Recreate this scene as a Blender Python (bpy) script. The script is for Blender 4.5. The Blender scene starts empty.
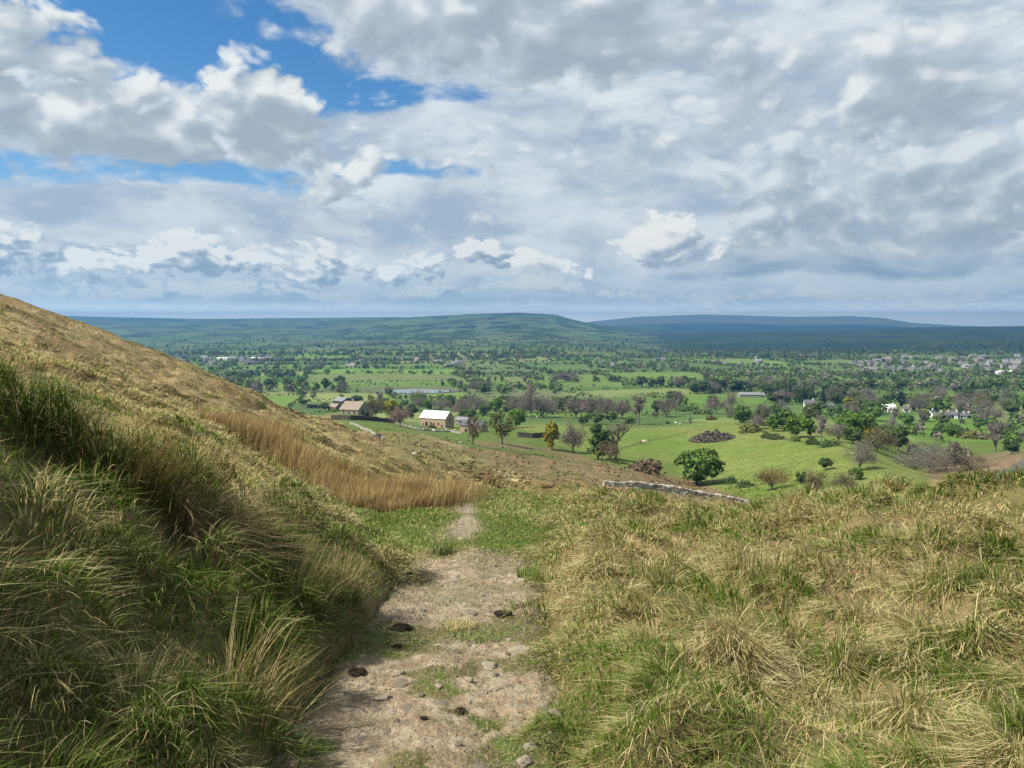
import bpy, math, random
import numpy as np
R = math.radians
S = bpy.context.scene
COL = S.collection
rng = np.random.default_rng(11)
random.seed(11)

# ------------------------------------------------------------------ camera
EYE = 1.65
PITCH = R(4.6)
FPX = 768.0
HOR = 322.0
cam_d = bpy.data.cameras.new('camera')
cam_d.sensor_width = 36.0
cam_d.lens = 27.0
cam_d.clip_start = 0.05
cam_d.clip_end = 60000
cam = bpy.data.objects.new('camera', cam_d)
cam.location = (0, 0, EYE)
cam.rotation_euler = (R(90) - PITCH, 0, 0)
COL.objects.link(cam)
S.camera = cam

# ------------------------------------------------------------------ view, sun, sky
S.view_settings.view_transform = 'Standard'
S.view_settings.look = 'None'
EXPO = 1.0
S.view_settings.exposure = EXPO
S.view_settings.gamma = 1.0
S.render.engine = 'CYCLES'
S.cycles.use_denoising = True
S.cycles.max_bounces = 5
S.cycles.diffuse_bounces = 2
S.cycles.glossy_bounces = 2
S.cycles.transmission_bounces = 3
S.cycles.volume_bounces = 0
S.cycles.sample_clamp_indirect = 4.0

SUN_EL, SUN_AZ = R(49), R(-110)       # azimuth from +Y, clockwise seen from above; the sun stands to the left, a little behind
sun_dir = np.array([math.cos(SUN_EL) * math.sin(SUN_AZ), math.cos(SUN_EL) * math.cos(SUN_AZ), math.sin(SUN_EL)])
sd = bpy.data.lights.new('sun', 'SUN')
sd.energy = 4.6
sd.angle = R(0.6)
sd.color = (1.0, 0.95, 0.86)
so = bpy.data.objects.new('sun', sd)
from mathutils import Vector
so.rotation_euler = Vector(tuple(-sun_dir)).to_track_quat('-Z', 'Y').to_euler()
COL.objects.link(so)

W = bpy.data.worlds.new('World')
S.world = W
W.use_nodes = True
WT = W.node_tree
WT.nodes.clear()


class V:
    """a node socket with arithmetic, so that a sky can be written as a formula"""
    T = None

    def __init__(s, sock):
        s.s = sock

    @staticmethod
    def node(kind, **kw):
        n = V.T.nodes.new(kind)
        for k, v in kw.items():
            setattr(n, k, v)
        return n

    @staticmethod
    def put(inp, v):
        if isinstance(v, V):
            V.T.links.new(v.s, inp)
        else:
            inp.default_value = v

    @staticmethod
    def m(op, a, b=None, c=None, clamp=False):
        n = V.node('ShaderNodeMath', operation=op, use_clamp=clamp)
        V.put(n.inputs[0], a)
        if b is not None: V.put(n.inputs[1], b)
        if c is not None: V.put(n.inputs[2], c)
        return V(n.outputs[0])

    def __add__(a, b): return V.m('ADD', a, b)
    def __radd__(a, b): return V.m('ADD', a, b)
    def __sub__(a, b): return V.m('SUBTRACT', a, b)
    def __rsub__(a, b): return V.m('SUBTRACT', b, a)
    def __mul__(a, b): return V.m('MULTIPLY', a, b)
    def __rmul__(a, b): return V.m('MULTIPLY', a, b)
    def __truediv__(a, b): return V.m('DIVIDE', a, b)
    def clamp(a): return V.m('ADD', a, 0.0, clamp=True)


def vmax(a, b): return V.m('MAXIMUM', a, b)
def vmin(a, b): return V.m('MINIMUM', a, b)


def sstep(lo, hi, x):
    n = V.node('ShaderNodeMapRange', interpolation_type='SMOOTHSTEP')
    V.put(n.inputs['Value'], x)
    V.put(n.inputs['From Min'], lo)
    V.put(n.inputs['From Max'], hi)
    return V(n.outputs[0])


def vec(x, y, z=0.0):
    n = V.node('ShaderNodeCombineXYZ')
    V.put(n.inputs[0], x); V.put(n.inputs[1], y); V.put(n.inputs[2], z)
    return V(n.outputs[0])


def noise(p, scale, detail=4.0, rough=0.55, dist=0.0, lac=2.0):
    n = V.node('ShaderNodeTexNoise')
    n.noise_dimensions = '3D'
    V.put(n.inputs['Vector'], p)
    n.inputs['Scale'].default_value = scale
    n.inputs['Detail'].default_value = detail
    n.inputs['Roughness'].default_value = rough
    n.inputs['Lacunarity'].default_value = lac
    n.inputs['Distortion'].default_value = dist
    return V(n.outputs[0])


def voro(p, scale, detail=2.0, rough=0.5):
    n = V.node('ShaderNodeTexVoronoi', feature='SMOOTH_F1')
    n.inputs['Smoothness'].default_value = 0.35
    V.put(n.inputs['Vector'], p)
    n.inputs['Scale'].default_value = scale
    n.inputs['Detail'].default_value = detail
    n.inputs['Roughness'].default_value = rough
    return V(n.outputs['Distance'])


def mixc(f, a, b):
    n = V.node('ShaderNodeMix', data_type='RGBA')
    V.put(n.inputs[0], f)
    for i, c in ((6, a), (7, b)):
        if isinstance(c, V): V.T.links.new(c.s, n.inputs[i])
        else: n.inputs[i].default_value = (*c, 1.0)
    return V(n.outputs[2])

# ------------------------------------------------------------------ the sky: clear blue under three decks of cloud, drawn by compass bearing and height
V.T = WT
SKY_K = 0.10
_tc = WT.nodes.new('ShaderNodeTexCoord')
_sx = WT.nodes.new('ShaderNodeSeparateXYZ'); WT.links.new(_tc.outputs['Generated'], _sx.inputs[0])
dx, dy, dz = (V(_sx.outputs[i]) for i in range(3))
BX = V.m('ARCTAN2', dx, dy)                                   # bearing, radians
BE = V.m('ARCSINE', dz)                                       # height above the horizon, radians
nish = WT.nodes.new('ShaderNodeTexSky'); nish.sky_type = 'NISHITA'; nish.sun_disc = False
nish.sun_elevation = SUN_EL; nish.sun_rotation = SUN_AZ; nish.altitude = 200; nish.air_density = 1.0; nish.dust_density = 0.6; nish.ozone_density = 2.5
sky_c = V(nish.outputs[0])
_hs = WT.nodes.new('ShaderNodeHueSaturation'); _hs.inputs['Saturation'].default_value = 1.35; _hs.inputs['Value'].default_value = 0.68
WT.links.new(nish.outputs[0], _hs.inputs['Color']); sky_c = V(_hs.outputs[0])


def be(px, py):
    u = (px - 512) / FPX; v = (py - 384) / FPX
    x, y, z = u, math.cos(PITCH) - v * math.sin(PITCH), -math.sin(PITCH) - v * math.cos(PITCH)
    return math.atan2(x, y), math.atan2(z, math.hypot(x, y))


def vmath(op, a, b=None, c=None):
    n = V.node('ShaderNodeVectorMath', operation=op)
    for i, q in enumerate((a, b, c)):
        if q is not None: V.put(n.inputs[i], q)
    return V(n.outputs['Value'] if op == 'DOT_PRODUCT' else n.outputs['Vector'])


def blobs(X, E, lst):
    out = None
    P3 = vec(X, E, E)
    for px, py, rx, rt, rb, g in lst:                         # middle, half width, reach up, reach down, gain
        a0, e0 = be(px, py)
        k = (FPX / rx, FPX / rt, -FPX / rb)
        q = vmath('MAXIMUM', vmath('MULTIPLY_ADD', P3, k, (-a0 * k[0], -e0 * k[1], -e0 * k[2])), (-1000.0, 0.0, 0.0))
        f = V.m('MULTIPLY_ADD', vmath('DOT_PRODUCT', q, q), -g, g)
        out = f if out is None else vmax(out, f)
    return vmax(out, -1.2)


def col10(r, g, b):
    def li(c):
        c /= 255.0
        return c / 12.92 if c <= 0.04045 else ((c + 0.055) / 1.055) ** 2.4
    k = 1.0 / SKY_K / 2 ** EXPO
    b = b * 0.975
    return (li(r) * k, li(g) * k, li(b) * k)


# one warped place for all the noises
wob = V.node('ShaderNodeTexNoise'); V.put(wob.inputs['Vector'], vec(BX, BE * 1.4, 3.1)); wob.inputs['Scale'].default_value = 5.0; wob.inputs['Detail'].default_value = 4.0
_ws = WT.nodes.new('ShaderNodeSeparateColor'); WT.links.new(wob.outputs['Color'], _ws.inputs[0])
WX = BX + (V(_ws.outputs[0]) - 0.5) * 0.10
WE = BE + (V(_ws.outputs[1]) - 0.5) * 0.06


def noise2(x, y, scale, detail, rough=0.57):
    n = V.node('ShaderNodeTexNoise'); n.noise_dimensions = '2D'
    V.put(n.inputs['Vector'], vec(x, y, 0.0))
    n.inputs['Scale'].default_value = scale; n.inputs['Detail'].default_value = detail; n.inputs['Roughness'].default_value = rough
    return V(n.outputs[0])


def voro2(x, y, scale, detail):
    n = V.node('ShaderNodeTexVoronoi', feature='F1'); n.voronoi_dimensions = '2D'
    V.put(n.inputs['Vector'], vec(x, y, 0.0))
    n.inputs['Scale'].default_value = scale; n.inputs['Detail'].default_value = detail; n.inputs['Roughness'].default_value = 0.55
    return V(n.outputs['Distance'])


def puffs(X, E, seed, s, squash, fine):
    x = X + seed; y = E * squash + seed * 0.37
    a = noise2(x, y, s, max(3.0, math.log2(420 / s) + 1.0) if fine else 2.5, 0.62)
    b = voro2(x, y, s * 2.4, 2.0 if fine else 1.0)
    return (a - 0.5) * 2.2 + (0.42 - b) * 0.8


def deck(under, lst, seed, s, amp, edge, dark, mid, white, sun=(-0.016, 0.022), k=1.5, off=0.0, squash=1.5, base=0.5, thick=0.35):
    dark = tuple(.72 * a_ + .28 * b_ for a_, b_ in zip(dark, mid))
    f0 = blobs(WX, WE, lst) + puffs(WX, WE, seed, s, squash, True) * amp + off
    X2 = WX + sun[0]; E2 = WE + sun[1]
    f1 = blobs(X2, E2, lst) + puffs(X2, E2, seed, s, squash, False) * amp + off
    al = sstep(0.0, edge, f0)
    lit = ((f0 - vmax(f1, -0.6)) * k + base - sstep(0.2, 1.6, f0) * thick).clamp()
    c = mixc(sstep(-0.1, 0.62, lit), dark, mid)
    c = mixc(sstep(0.38, 1.05, lit), c, white)
    return mixc(al, under, c)


# high thin sheet, open in a few places
holes = blobs(WX, WE, [(115, 22, 160, 60, 46, 1.0), (255, 62, 100, 44, 36, 1.0), (365, 90, 100, 13, 14, .6), (110, 168, 170, 9, 9, .27), (215, 178, 60, 7, 7, .25), (400, 171, 70, 7, 7, .4)])
vn = noise2(WX, WE * 2.6 + 4.7, 8.0, 7.0, 0.6)
vs = noise2(WX * 0.8 + 9.0, WE * 2.2, 9.0, 6.0, 0.55)
va = sstep(-0.45, 0.35, (vn - 0.5) * 2.4 - holes * 1.1 - 0.12 + sstep(.14, .0, BE) * .5)
c = mixc(sstep(0.34, 0.66, vs * .55 + vn * .45), col10(172, 189, 212), col10(232, 238, 246))
c = mixc(sstep(0.09, 0.02, BE) * .7, c, col10(186, 203, 220))
sky = mixc(va * 0.95, sky_c, c)
# loose middle cloud
sky = deck(sky, [(470, 150, 220, 60, 60, .35), (560, 210, 170, 40, 40, .3), (130, 215, 240, 30, 40, .25), (760, 110, 260, 60, 60, .3)], 3.0, 9.0, 0.8, 0.8,
           col10(158, 174, 196), col10(196, 207, 222), col10(240, 243, 248), k=.8, base=.5, thick=.3, squash=2.0)
# soft grey masses high on the right and across the top
sky = deck(sky, [(560, 40, 200, 130, 60, 1.1), (420, 8, 170, 40, 46, .9), (270, -14, 120, 40, 34, .8), (375, 28, 80, 36, 40, .8), (312, 18, 64, 44, 44, .85), (950, 90, 170, 90, 75, .9), (800, 60, 150, 60, 70, .6), (640, 150, 160, 30, 30, .35)], 11.0, 6.0, 0.95, 0.7,
           col10(152, 168, 187), col10(186, 198, 214), col10(236, 240, 246), k=1.0, base=.50, thick=.38)
# the big heap on the left
sky = deck(sky, [(20, 95, 80, 105, 50, 1.0), (150, 135, 150, 62, 40, 1.0), (262, 122, 72, 62, 55, 1.0), (340, 165, 80, 40, 50, .8), (90, 165, 80, 30, 20, .6)], 23.0, 8.0, 0.95, 0.50,
           col10(152, 168, 187), col10(190, 201, 215), col10(242, 245, 249), k=1.0, base=.50, thick=.44)
# the broad heap on the right with a flat slate base
sky = deck(sky, [(790, 195, 105, 62, 66, 1.0), (900, 215, 130, 85, 58, 1.0), (700, 250, 80, 36, 24, .8), (1010, 200, 80, 110, 70, .9)], 37.0, 8.0, 0.90, 0.55,
           col10(154, 172, 191), col10(184, 198, 214), col10(226, 233, 242), k=1.0, base=.52, thick=.40)
sky = deck(sky, [(820, 268, 200, 26, 14, .9), (950, 262, 160, 26, 16, .7)], 71.0, 7.0, 0.5, 0.9,
           col10(126, 150, 176), col10(146, 168, 192), col10(196, 209, 223), k=.7, base=.3, thick=.2, squash=2.5)
# the bright small heaps and the low ragged line
sky = deck(sky, [(655, 238, 42, 30, 26, 1.0), (690, 250, 50, 16, 20, .7), (525, 262, 42, 18, 20, .8), (580, 268, 40, 14, 16, .6)], 41.0, 16.0, 0.95, 0.42,
           col10(140, 161, 186), col10(198, 210, 224), col10(248, 249, 249), k=1.0, base=.56, thick=.42)
sky = deck(sky, [(120, 276, 260, 16, 26, .9), (420, 274, 200, 14, 28, .8), (640, 282, 120, 12, 18, .7), (860, 288, 260, 12, 12, .7)], 61.0, 9.0, 0.75, 0.9,
           col10(142, 164, 188), col10(168, 187, 207), col10(206, 217, 228), k=.9, base=.48, thick=.25, squash=2.0)
sky = deck(sky, [(0, 258, 60, 34, 24, 1.0), (75, 268, 60, 22, 18, .9), (135, 264, 40, 20, 18, .8), (190, 258, 46, 30, 24, 1.0), (260, 266, 50, 20, 18, .9), (322, 260, 46, 28, 24, 1.0), (380, 268, 40, 14, 16, .7), (425, 260, 34, 18, 22, .8), (480, 252, 36, 18, 20, .9)], 53.0, 17.0, 0.95, 0.42,
           col10(136, 158, 184), col10(174, 191, 210), col10(244, 246, 248), k=1.05, base=.50, thick=.34, squash=1.6)
sky = deck(sky, [(60, 292, 120, 9, 10, .8), (230, 290, 90, 10, 10, .9), (340, 294, 60, 8, 8, .8), (430, 290, 60, 9, 10, .9), (540, 286, 60, 10, 12, .9), (620, 294, 70, 8, 8, .7), (720, 296, 80, 7, 8, .8), (850, 298, 120, 7, 8, .7), (980, 296, 80, 8, 8, .7)], 67.0, 24.0, 0.9, 0.5,
           col10(142, 163, 184), col10(170, 187, 203), col10(216, 224, 230), k=1.0, base=.50, thick=.3, squash=1.8)
sky = deck(sky, [(200, 308, 300, 4, 5, .7), (640, 310, 260, 4, 4, .7), (950, 309, 160, 4, 4, .6)], 73.0, 22.0, 0.9, 0.8,
           col10(156, 178, 200), col10(184, 201, 217), col10(216, 225, 233), k=.9, base=.5, thick=.3, squash=3.0)
# low air
sky = mixc(sstep(0.03, 0.004, BE) * 0.7, sky, col10(228, 222, 212))
_g = WT.nodes.new('ShaderNodeVectorMath'); _g.operation = 'SCALE'; WT.links.new(sky.s, _g.inputs[0]); V.put(_g.inputs['Scale'], sstep(0.030, 0.0, BE) * 3.0 + sstep(0.10, 0.015, BE) * 0.25 + 1.0); sky = V(_g.outputs[0])   # the air is brightest low down
sky = mixc(sstep(-0.02, -0.10, BE), sky, col10(120, 140, 110))
bg = WT.nodes.new('ShaderNodeBackground'); bg.inputs['Strength'].default_value = SKY_K
WT.links.new(sky.s, bg.inputs['Color'])
wo = WT.nodes.new('ShaderNodeOutputWorld'); WT.links.new(bg.outputs[0], wo.inputs['Surface'])
W.cycles.sampling_method = 'NONE'


AL = 0.78
# ------------------------------------------------------------------ numeric helpers
def _hash(ix, iy, seed):
    h = (ix.astype(np.int64) * 374761393 + iy.astype(np.int64) * 668265263 + seed * 974634777) & 0xffffffff
    h = ((h ^ (h >> 13)) * 1274126177) & 0xffffffff
    return ((h ^ (h >> 16)) & 0xffffff) / float(0xffffff)


def vnoise(x, y, seed=0):
    x0 = np.floor(x); y0 = np.floor(y)
    fx = x - x0; fy = y - y0
    fx = fx * fx * fx * (fx * (fx * 6 - 15) + 10); fy = fy * fy * fy * (fy * (fy * 6 - 15) + 10)
    a = _hash(x0, y0, seed); b = _hash(x0 + 1, y0, seed); c = _hash(x0, y0 + 1, seed); d = _hash(x0 + 1, y0 + 1, seed)
    return (a * (1 - fx) + b * fx) * (1 - fy) + (c * (1 - fx) + d * fx) * fy


def fbm(x, y, seed=0, oct=4, gain=0.5):
    """about -1 .. 1"""
    s = 0; a = 1.0; t = 0
    for i in range(oct):
        s = s + a * (vnoise(x * 2 ** i + 17.3 * i, y * 2 ** i - 9.1 * i, seed + i) * 2 - 1)
        t += a; a *= gain
    return s / t * 1.6


def ss(a, b, x):
    t = np.clip((x - a) / (b - a), 0, 1)
    return t * t * (3 - 2 * t)


def smin(a, b, k):
    h = np.clip(0.5 + 0.5 * (b - a) / k, 0, 1)
    return b * (1 - h) + a * h - k * h * (1 - h)


cP, sP = math.cos(PITCH), math.sin(PITCH)


def ray(px, py):
    u = (np.asarray(px, float) - 512) / FPX; v = (np.asarray(py, float) - 384) / FPX
    return u, cP - v * sP, -sP - v * cP


def azel(px, py):
    x, y, z = ray(px, py)
    return np.arctan2(x, y), z / np.hypot(x, y)


def project(x, y, z):
    """world -> pixel of the photograph"""
    z = z - EYE
    d = y * cP - z * sP
    up = y * sP + z * cP
    d = np.where(d > 0.05, d, np.nan)
    return 512 + FPX * x / d, 384 - FPX * up / d


# ------------------------------------------------------------------ the lie of the land
def path_x(y): return -0.40 - 0.05 * np.sin(y * 0.5) - 0.08 * ss(6, 9, y) + 0.55 * ss(11, 17, y)
def path_z(y): return -0.10 * y


def near_z(x, y):
    zp = path_z(y)
    px_ = path_x(y)
    half = 0.66 + 0.25 * ss(7.5, 10, y)
    sl = px_ - half - x
    sr = x - px_ - half
    hill = 0.27 - 0.21 * y - 0.37 * x + 0.52 * np.exp(-((y - 3.8) / 3.1) ** 2) * ss(-11, -5, x)
    left = smin(zp + (0.62 + 0.22 * ss(.3, 1.4, sl)) * np.maximum(sl, 0), hill, 0.5) + 0.10
    left = np.where(sl > 0, np.maximum(left, zp - 0.25 * sl), zp)
    mound = 0.08 - 0.10 * y + 0.050 * x + 0.46 * np.exp(-(((x - 1.05) / 1.0) ** 2 + ((y - 13.4) / 2.0) ** 2)) - 0.17 * np.exp(-(((x - 2.9) / 1.3) ** 2 + ((y - 9.6) / 2.2) ** 2))
    mound = mound + .12 * ss(3.8, 7.0, x)
    yc = np.interp(x, [-1.5, -0.5, 0.5, 1.5, 3.1, 6.7, 9, 30], [13.5, 14.5, 14.8, 13.2, 9.2, 10.6, 11, 16])
    d = y - yc
    mound = mound - 0.22 * (np.sqrt(d * d + 1.2) + d) * 0.5
    right = smin(zp + 0.42 * np.maximum(sr, 0), mound, 0.25)
    right = np.where(sr > 0, right, zp)
    z = np.where(x < px_, left, right)
    mid = zp + (-0.20 * (np.sqrt((y - 14.5) ** 2 + 1) + (y - 14.5)) * 0.5)
    z = np.where((sl <= 0) & (sr <= 0), mid, z)
    return z


FLOOR_R = np.array([300, 400, 500, 650, 800, 1000, 1500, 2200, 3000, 4500, 7000, 20000.])
FLOOR_Z = np.array([-53, -56.5, -61.5, -67, -71, -75, -80.5, -83.5, -85, -84, -80, -70.])


def floor_z(r):
    return np.interp(np.log(r), np.log(FLOOR_R), FLOOR_Z)


def warp(x, y):
    r = np.hypot(x, y) + 1e-9
    q = np.log1p(r / 3.0) / r
    return x * q, y * q


_c = []


def ctl(px, py, r):
    a, e = azel(px, py)
    _c.append((r * math.sin(a), r * math.cos(a), EYE + r * e))


def ctlz(azd, r, z):
    _c.append((r * math.sin(R(azd)), r * math.cos(R(azd)), z))


def ctle(azd, r, e):
    ctlz(azd, r, EYE + r * e)


# close in: the same form as near_z
for azd in list(range(-60, 61, 12)) + [-90, 90, -130, 130, 180]:
    for r in (6.0, 9.0, 12.0, 14.5):
        x, y = r * math.sin(R(azd)), r * math.cos(R(azd))
        _c.append((x, y, float(near_z(np.array(x), np.array(y)))))
# the open hillside on the left (a plane that rounds off at the skyline)
for azd, rs in ((-60, (22, 40, 70, 120, 200)), (-48, (22, 40, 70, 120, 180)), (-36, (22, 38, 60)), (-30, (22, 36, 55)), (-24, (22, 34, 50)), (-16, (20, 32)), (-10, (19, 28))):
    for r in rs:
        x, y = r * math.sin(R(azd)), r * math.cos(R(azd))
        f = 0.27 - 0.21 * y - 0.37 * x - 0.00010 * max(r - 30, 0) ** 2
        _c.append((x, y, f))
for px, py, r in ((-60, 282, 125), (0, 302, 118), (50, 319, 112), (100, 338, 106), (150, 357, 100), (200, 377, 92), (250, 400, 85), (300, 421, 78), (340, 435, 70), (370, 445, 62), (410, 456, 48)):
    ctl(px, py, r)
# what lies behind that skyline
for azd, r, e in ((-48, 420, -.03), (-36, 300, -.02), (-30, 240, -.05), (-27, 220, -.085), (-24, 160, -.105), (-20, 130, -.135), (-33, 500, -.085), (-24, 350, -.118)):
    ctle(azd, r, e)
# hidden dip beyond the crest in the middle and on the right
for azd, r, e in ((-2, 26, -.235), (4, 26, -.24), (10, 26, -.24), (18, 26, -.25), (28, 26, -.26), (40, 30, -.27), (-1, 50, -.225), (6, 50, -.235), (14, 50, -.245), (22, 60, -.25), (32, 70, -.26), (45, 90, -.27), (20, 120, -.245), (30, 140, -.235), (36, 180, -.215)):
    ctle(azd, r, e)
# visible slope with bracken, the wall, the green field
for px, py, r in ((600, 487, 104), (660, 493, 108), (740, 507, 112), (500, 468, 118), (455, 455, 140), (400, 436, 200), (350, 421, 300), (480, 442, 262), (560, 457, 258), (600, 465, 245), (650, 480, 190),
                  (700, 503, 150), (790, 508, 165), (690, 484, 255), (640, 445, 330), (760, 420, 430), (700, 432, 375), (900, 476, 215), (850, 445, 300), (800, 478, 235), (925, 470, 300), (1010, 470, 270), (1024, 458, 300), (980, 455, 380), (435, 429, 385), (480, 431, 380), (345, 412, 415), (545, 435, 340), (830, 462, 255)):
    ctl(px, py, r)
for azd in (-50, -42, -36, -30, -24, -18, -12, -6, 0, 6, 12, 18, 24, 30, 36, 44, 52):
    for r in (520, 700, 1000, 1500, 2200, 3200):
        ctlz(azd, r, float(floor_z(r)))
for azd in (75, 110, 150, 180, -150, -110, -75):
    for r in (30, 120, 600, 3000):
        ctlz(azd, r, (0.1 if azd < 0 else -0.1) * min(r, 400) * (1 if azd < 0 else 1) - 0.05 * min(r, 300))
_c = np.array(_c)
_px, _py = warp(_c[:, 0], _c[:, 1])
_q = _c[:, 2] / (np.hypot(_c[:, 0], _c[:, 1]) + 4.0)


def _tps(r2): return 0.5 * r2 * np.log(r2 + 1e-12)


_n = len(_c)
_A = np.zeros((_n + 3, _n + 3))
_A[:_n, :_n] = _tps((_px[:, None] - _px[None]) ** 2 + (_py[:, None] - _py[None]) ** 2) + np.eye(_n) * 2e-4
_A[:_n, _n] = 1; _A[:_n, _n + 1] = _px; _A[:_n, _n + 2] = _py
_A[_n:, :_n] = _A[:_n, _n:].T
_w = np.linalg.solve(_A, np.concatenate([_q, [0, 0, 0]]))


def far_tps(x, y):
    a, b = warp(x, y)
    out = _w[_n] + _w[_n + 1] * a + _w[_n + 2] * b
    for i in range(_n):
        out = out + _w[i] * _tps((a - _px[i]) ** 2 + (b - _py[i]) ** 2)
    return out * (np.hypot(x, y) + 4.0)


def crest(px, pts, r):
    """height of a far ridge, given the outline it shows"""
    p = np.array(pts, float)
    py = np.interp(px, p[:, 0], p[:, 1])
    return EYE + r * np.tan((HOR - py) / FPX)


RIDGES = [  # distance, half width near side, far side, outline
    (7500, 2600, 2600, [(-400, 318), (0, 316), (80, 317), (200, 319), (300, 318), (400, 317), (480, 318.5), (560, 323), (640, 332), (760, 345), (1400, 360)]),
    (5600, 1900, 2000, [(-400, 350), (200, 346), (280, 334), (320, 325), (380, 319), (430, 316), (480, 313.5), (520, 312.5), (556, 314.5), (566, 317.5), (582, 321.5), (600, 325), (630, 328), (680, 332), (800, 339), (1000, 345), (1400, 350)]),
    (10500, 2000, 1600, [(-400, 345), (480, 340), (560, 327), (590, 321.5), (640, 316.5), (700, 314.5), (740, 315.5), (790, 317), (850, 316.5), (880, 318), (910, 322.5), (960, 325), (1030, 327), (1400, 330)]),
    (4300, 1600, 2300, [(-400, 352), (500, 350), (600, 346), (660, 338), (700, 334), (760, 332), (800, 330.5), (850, 329), (900, 327), (960, 326), (1024, 325.5), (1400, 324)]),
]


def land(x, y):
    r = np.hypot(x, y) + 1e-9
    a = np.arctan2(x, y)
    z = np.empty_like(r)
    zn = near_z(x, y)
    m = r < 8.5
    w = ss(8.5, 15.0, r)
    zt = np.zeros_like(r)
    far = ~m & (r < 3600)
    zt[far] = far_tps(x[far], y[far])
    z = zn * (1 - w) + zt * w
    fl = floor_z(np.maximum(r, 300))
    w2 = ss(2200, 3500, r)
    z = np.where(r > 2200, z * (1 - w2) + fl * w2, z)
    pxc = 512 + FPX * np.tan(np.clip(a, -1.0, 1.0))
    hz = np.full_like(r, -1e9)
    lump = fbm(x / 900, y / 900, 40, 4)
    for rr, wn, wf, pts in RIDGES:
        top = crest(pxc, pts, rr)
        t = np.where(r < rr, (r - rr) / wn, (r - rr) / wf)
        shape = np.exp(-np.abs(t) ** 1.7)
        hz = np.maximum(hz, fl + (top - fl) * shape + lump * 14 * shape * np.clip(np.abs(t) * 1.6, 0, 1))
    z = np.where(r > 1700, np.maximum(z, hz), z)
    # small undulation, growing with distance and gone close in
    z = z + fbm(x / 7, y / 7, 3, 3) * 0.16 * ss(9, 30, r) * (1 - ss(200, 330, r)) + fbm(x / 45, y / 45, 5, 3) * 0.9 * ss(40, 120, r) * (1 - 0.6 * ss(260, 400, r))
    z = z + fbm(x / 260, y / 260, 7, 3) * 2.2 * ss(420, 800, r) * (1 - ss(4000, 6000, r))
    return z


AZ = np.concatenate([R(1) * np.arange(-180, -48, 2.0), np.linspace(R(-48), R(48), 900), R(1) * np.arange(50, 180, 2.0)])
RR = np.concatenate([[0.35], 0.6 * np.exp(np.arange(0, 940) * math.log(13000 / 0.6) / 939)])
_ga, _gr = np.meshgrid(AZ, RR, indexing='ij')
GX, GY = _gr * np.sin(_ga), _gr * np.cos(_ga)
GZ = land(GX, GY)
LAKE = None

_ge = (GZ - EYE) / _gr


def grid_ij(x, y):
    r = np.hypot(x, y); a = np.arctan2(x, y)
    i = np.interp(a, AZ, np.arange(len(AZ)))
    j = np.interp(np.log(np.maximum(r, RR[0])), np.log(RR), np.arange(len(RR)))
    return i, j


def grid_get(G, x, y):
    i, j = grid_ij(np.asarray(x, float), np.asarray(y, float))
    i0 = np.clip(np.floor(i).astype(int), 0, len(AZ) - 2); j0 = np.clip(np.floor(j).astype(int), 0, len(RR) - 2)
    fi, fj = i - i0, j - j0
    return (G[i0, j0] * (1 - fi) + G[i0 + 1, j0] * fi) * (1 - fj) + (G[i0, j0 + 1] * (1 - fi) + G[i0 + 1, j0 + 1] * fi) * fj


def ground(x, y):
    return grid_get(GZ, x, y)


_emax = np.maximum.accumulate(_ge, axis=1)


def at(px, py, rmin=0.0):
    """the point of the land that a sight line of the photograph meets (beyond rmin metres)"""
    a, e = azel(np.atleast_1d(np.asarray(px, float)), np.atleast_1d(np.asarray(py, float)))
    out = np.zeros((len(a), 3))
    j0 = int(np.searchsorted(RR, rmin))
    for k in range(len(a)):
        i = int(np.argmin(np.abs(AZ - a[k])))
        if j0:
            col = np.maximum.accumulate(_ge[i, j0:])
        else:
            col = _emax[i]
        j = int(np.searchsorted(col, e[k])) + j0
        j = min(max(j, 1), len(RR) - 1)
        e0, e1 = _ge[i, j - 1], _ge[i, j]
        t = np.clip((e[k] - e0) / (e1 - e0 + 1e-12), 0, 1)
        r = RR[j - 1] + t * (RR[j] - RR[j - 1])
        out[k] = (r * math.sin(a[k]), r * math.cos(a[k]), 0)
    out[:, 2] = ground(out[:, 0], out[:, 1])
    return out


def inpoly(px, py, poly):
    c = np.zeros(px.shape, bool)
    n = len(poly); j = n - 1
    for i in range(n):
        xi, yi = poly[i]; xj, yj = poly[j]
        c ^= ((yi > py) != (yj > py)) & (px < (xj - xi) * (py - yi) / (yj - yi + 1e-12) + xi)
        j = i
    return c


# ------------------------------------------------------------------ mesh helpers
def mesh_np(name, verts, faces, mat=None, cols=None, smooth=False, tris=None):
    """one mesh from arrays: faces (n,4) and/or tris (m,3); cols is one colour per vertex"""
    me = bpy.data.meshes.new(name)
    nq = 0 if faces is None else len(faces)
    nt = 0 if tris is None else len(tris)
    me.vertices.add(len(verts))
    me.vertices.foreach_set('co', np.ascontiguousarray(verts, np.float32).ravel())
    loops = np.concatenate([np.asarray(faces, np.int32).ravel() if nq else np.zeros(0, np.int32), np.asarray(tris, np.int32).ravel() if nt else np.zeros(0, np.int32)])
    me.loops.add(len(loops)); me.loops.foreach_set('vertex_index', loops)
    me.polygons.add(nq + nt)
    st = np.concatenate([np.arange(nq) * 4, nq * 4 + np.arange(nt) * 3]).astype(np.int32)
    me.polygons.foreach_set('loop_start', st)
    me.polygons.foreach_set('use_smooth', np.full(nq + nt, bool(smooth)))
    me.update(calc_edges=True)
    if cols is not None:
        at_ = me.attributes.new('col', 'FLOAT_COLOR', 'POINT')
        c4 = np.ones((len(verts), 4), np.float32); c4[:, :3] = cols
        at_.data.foreach_set('color', c4.ravel())
    if mat: me.materials.append(mat)
    return me


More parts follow.
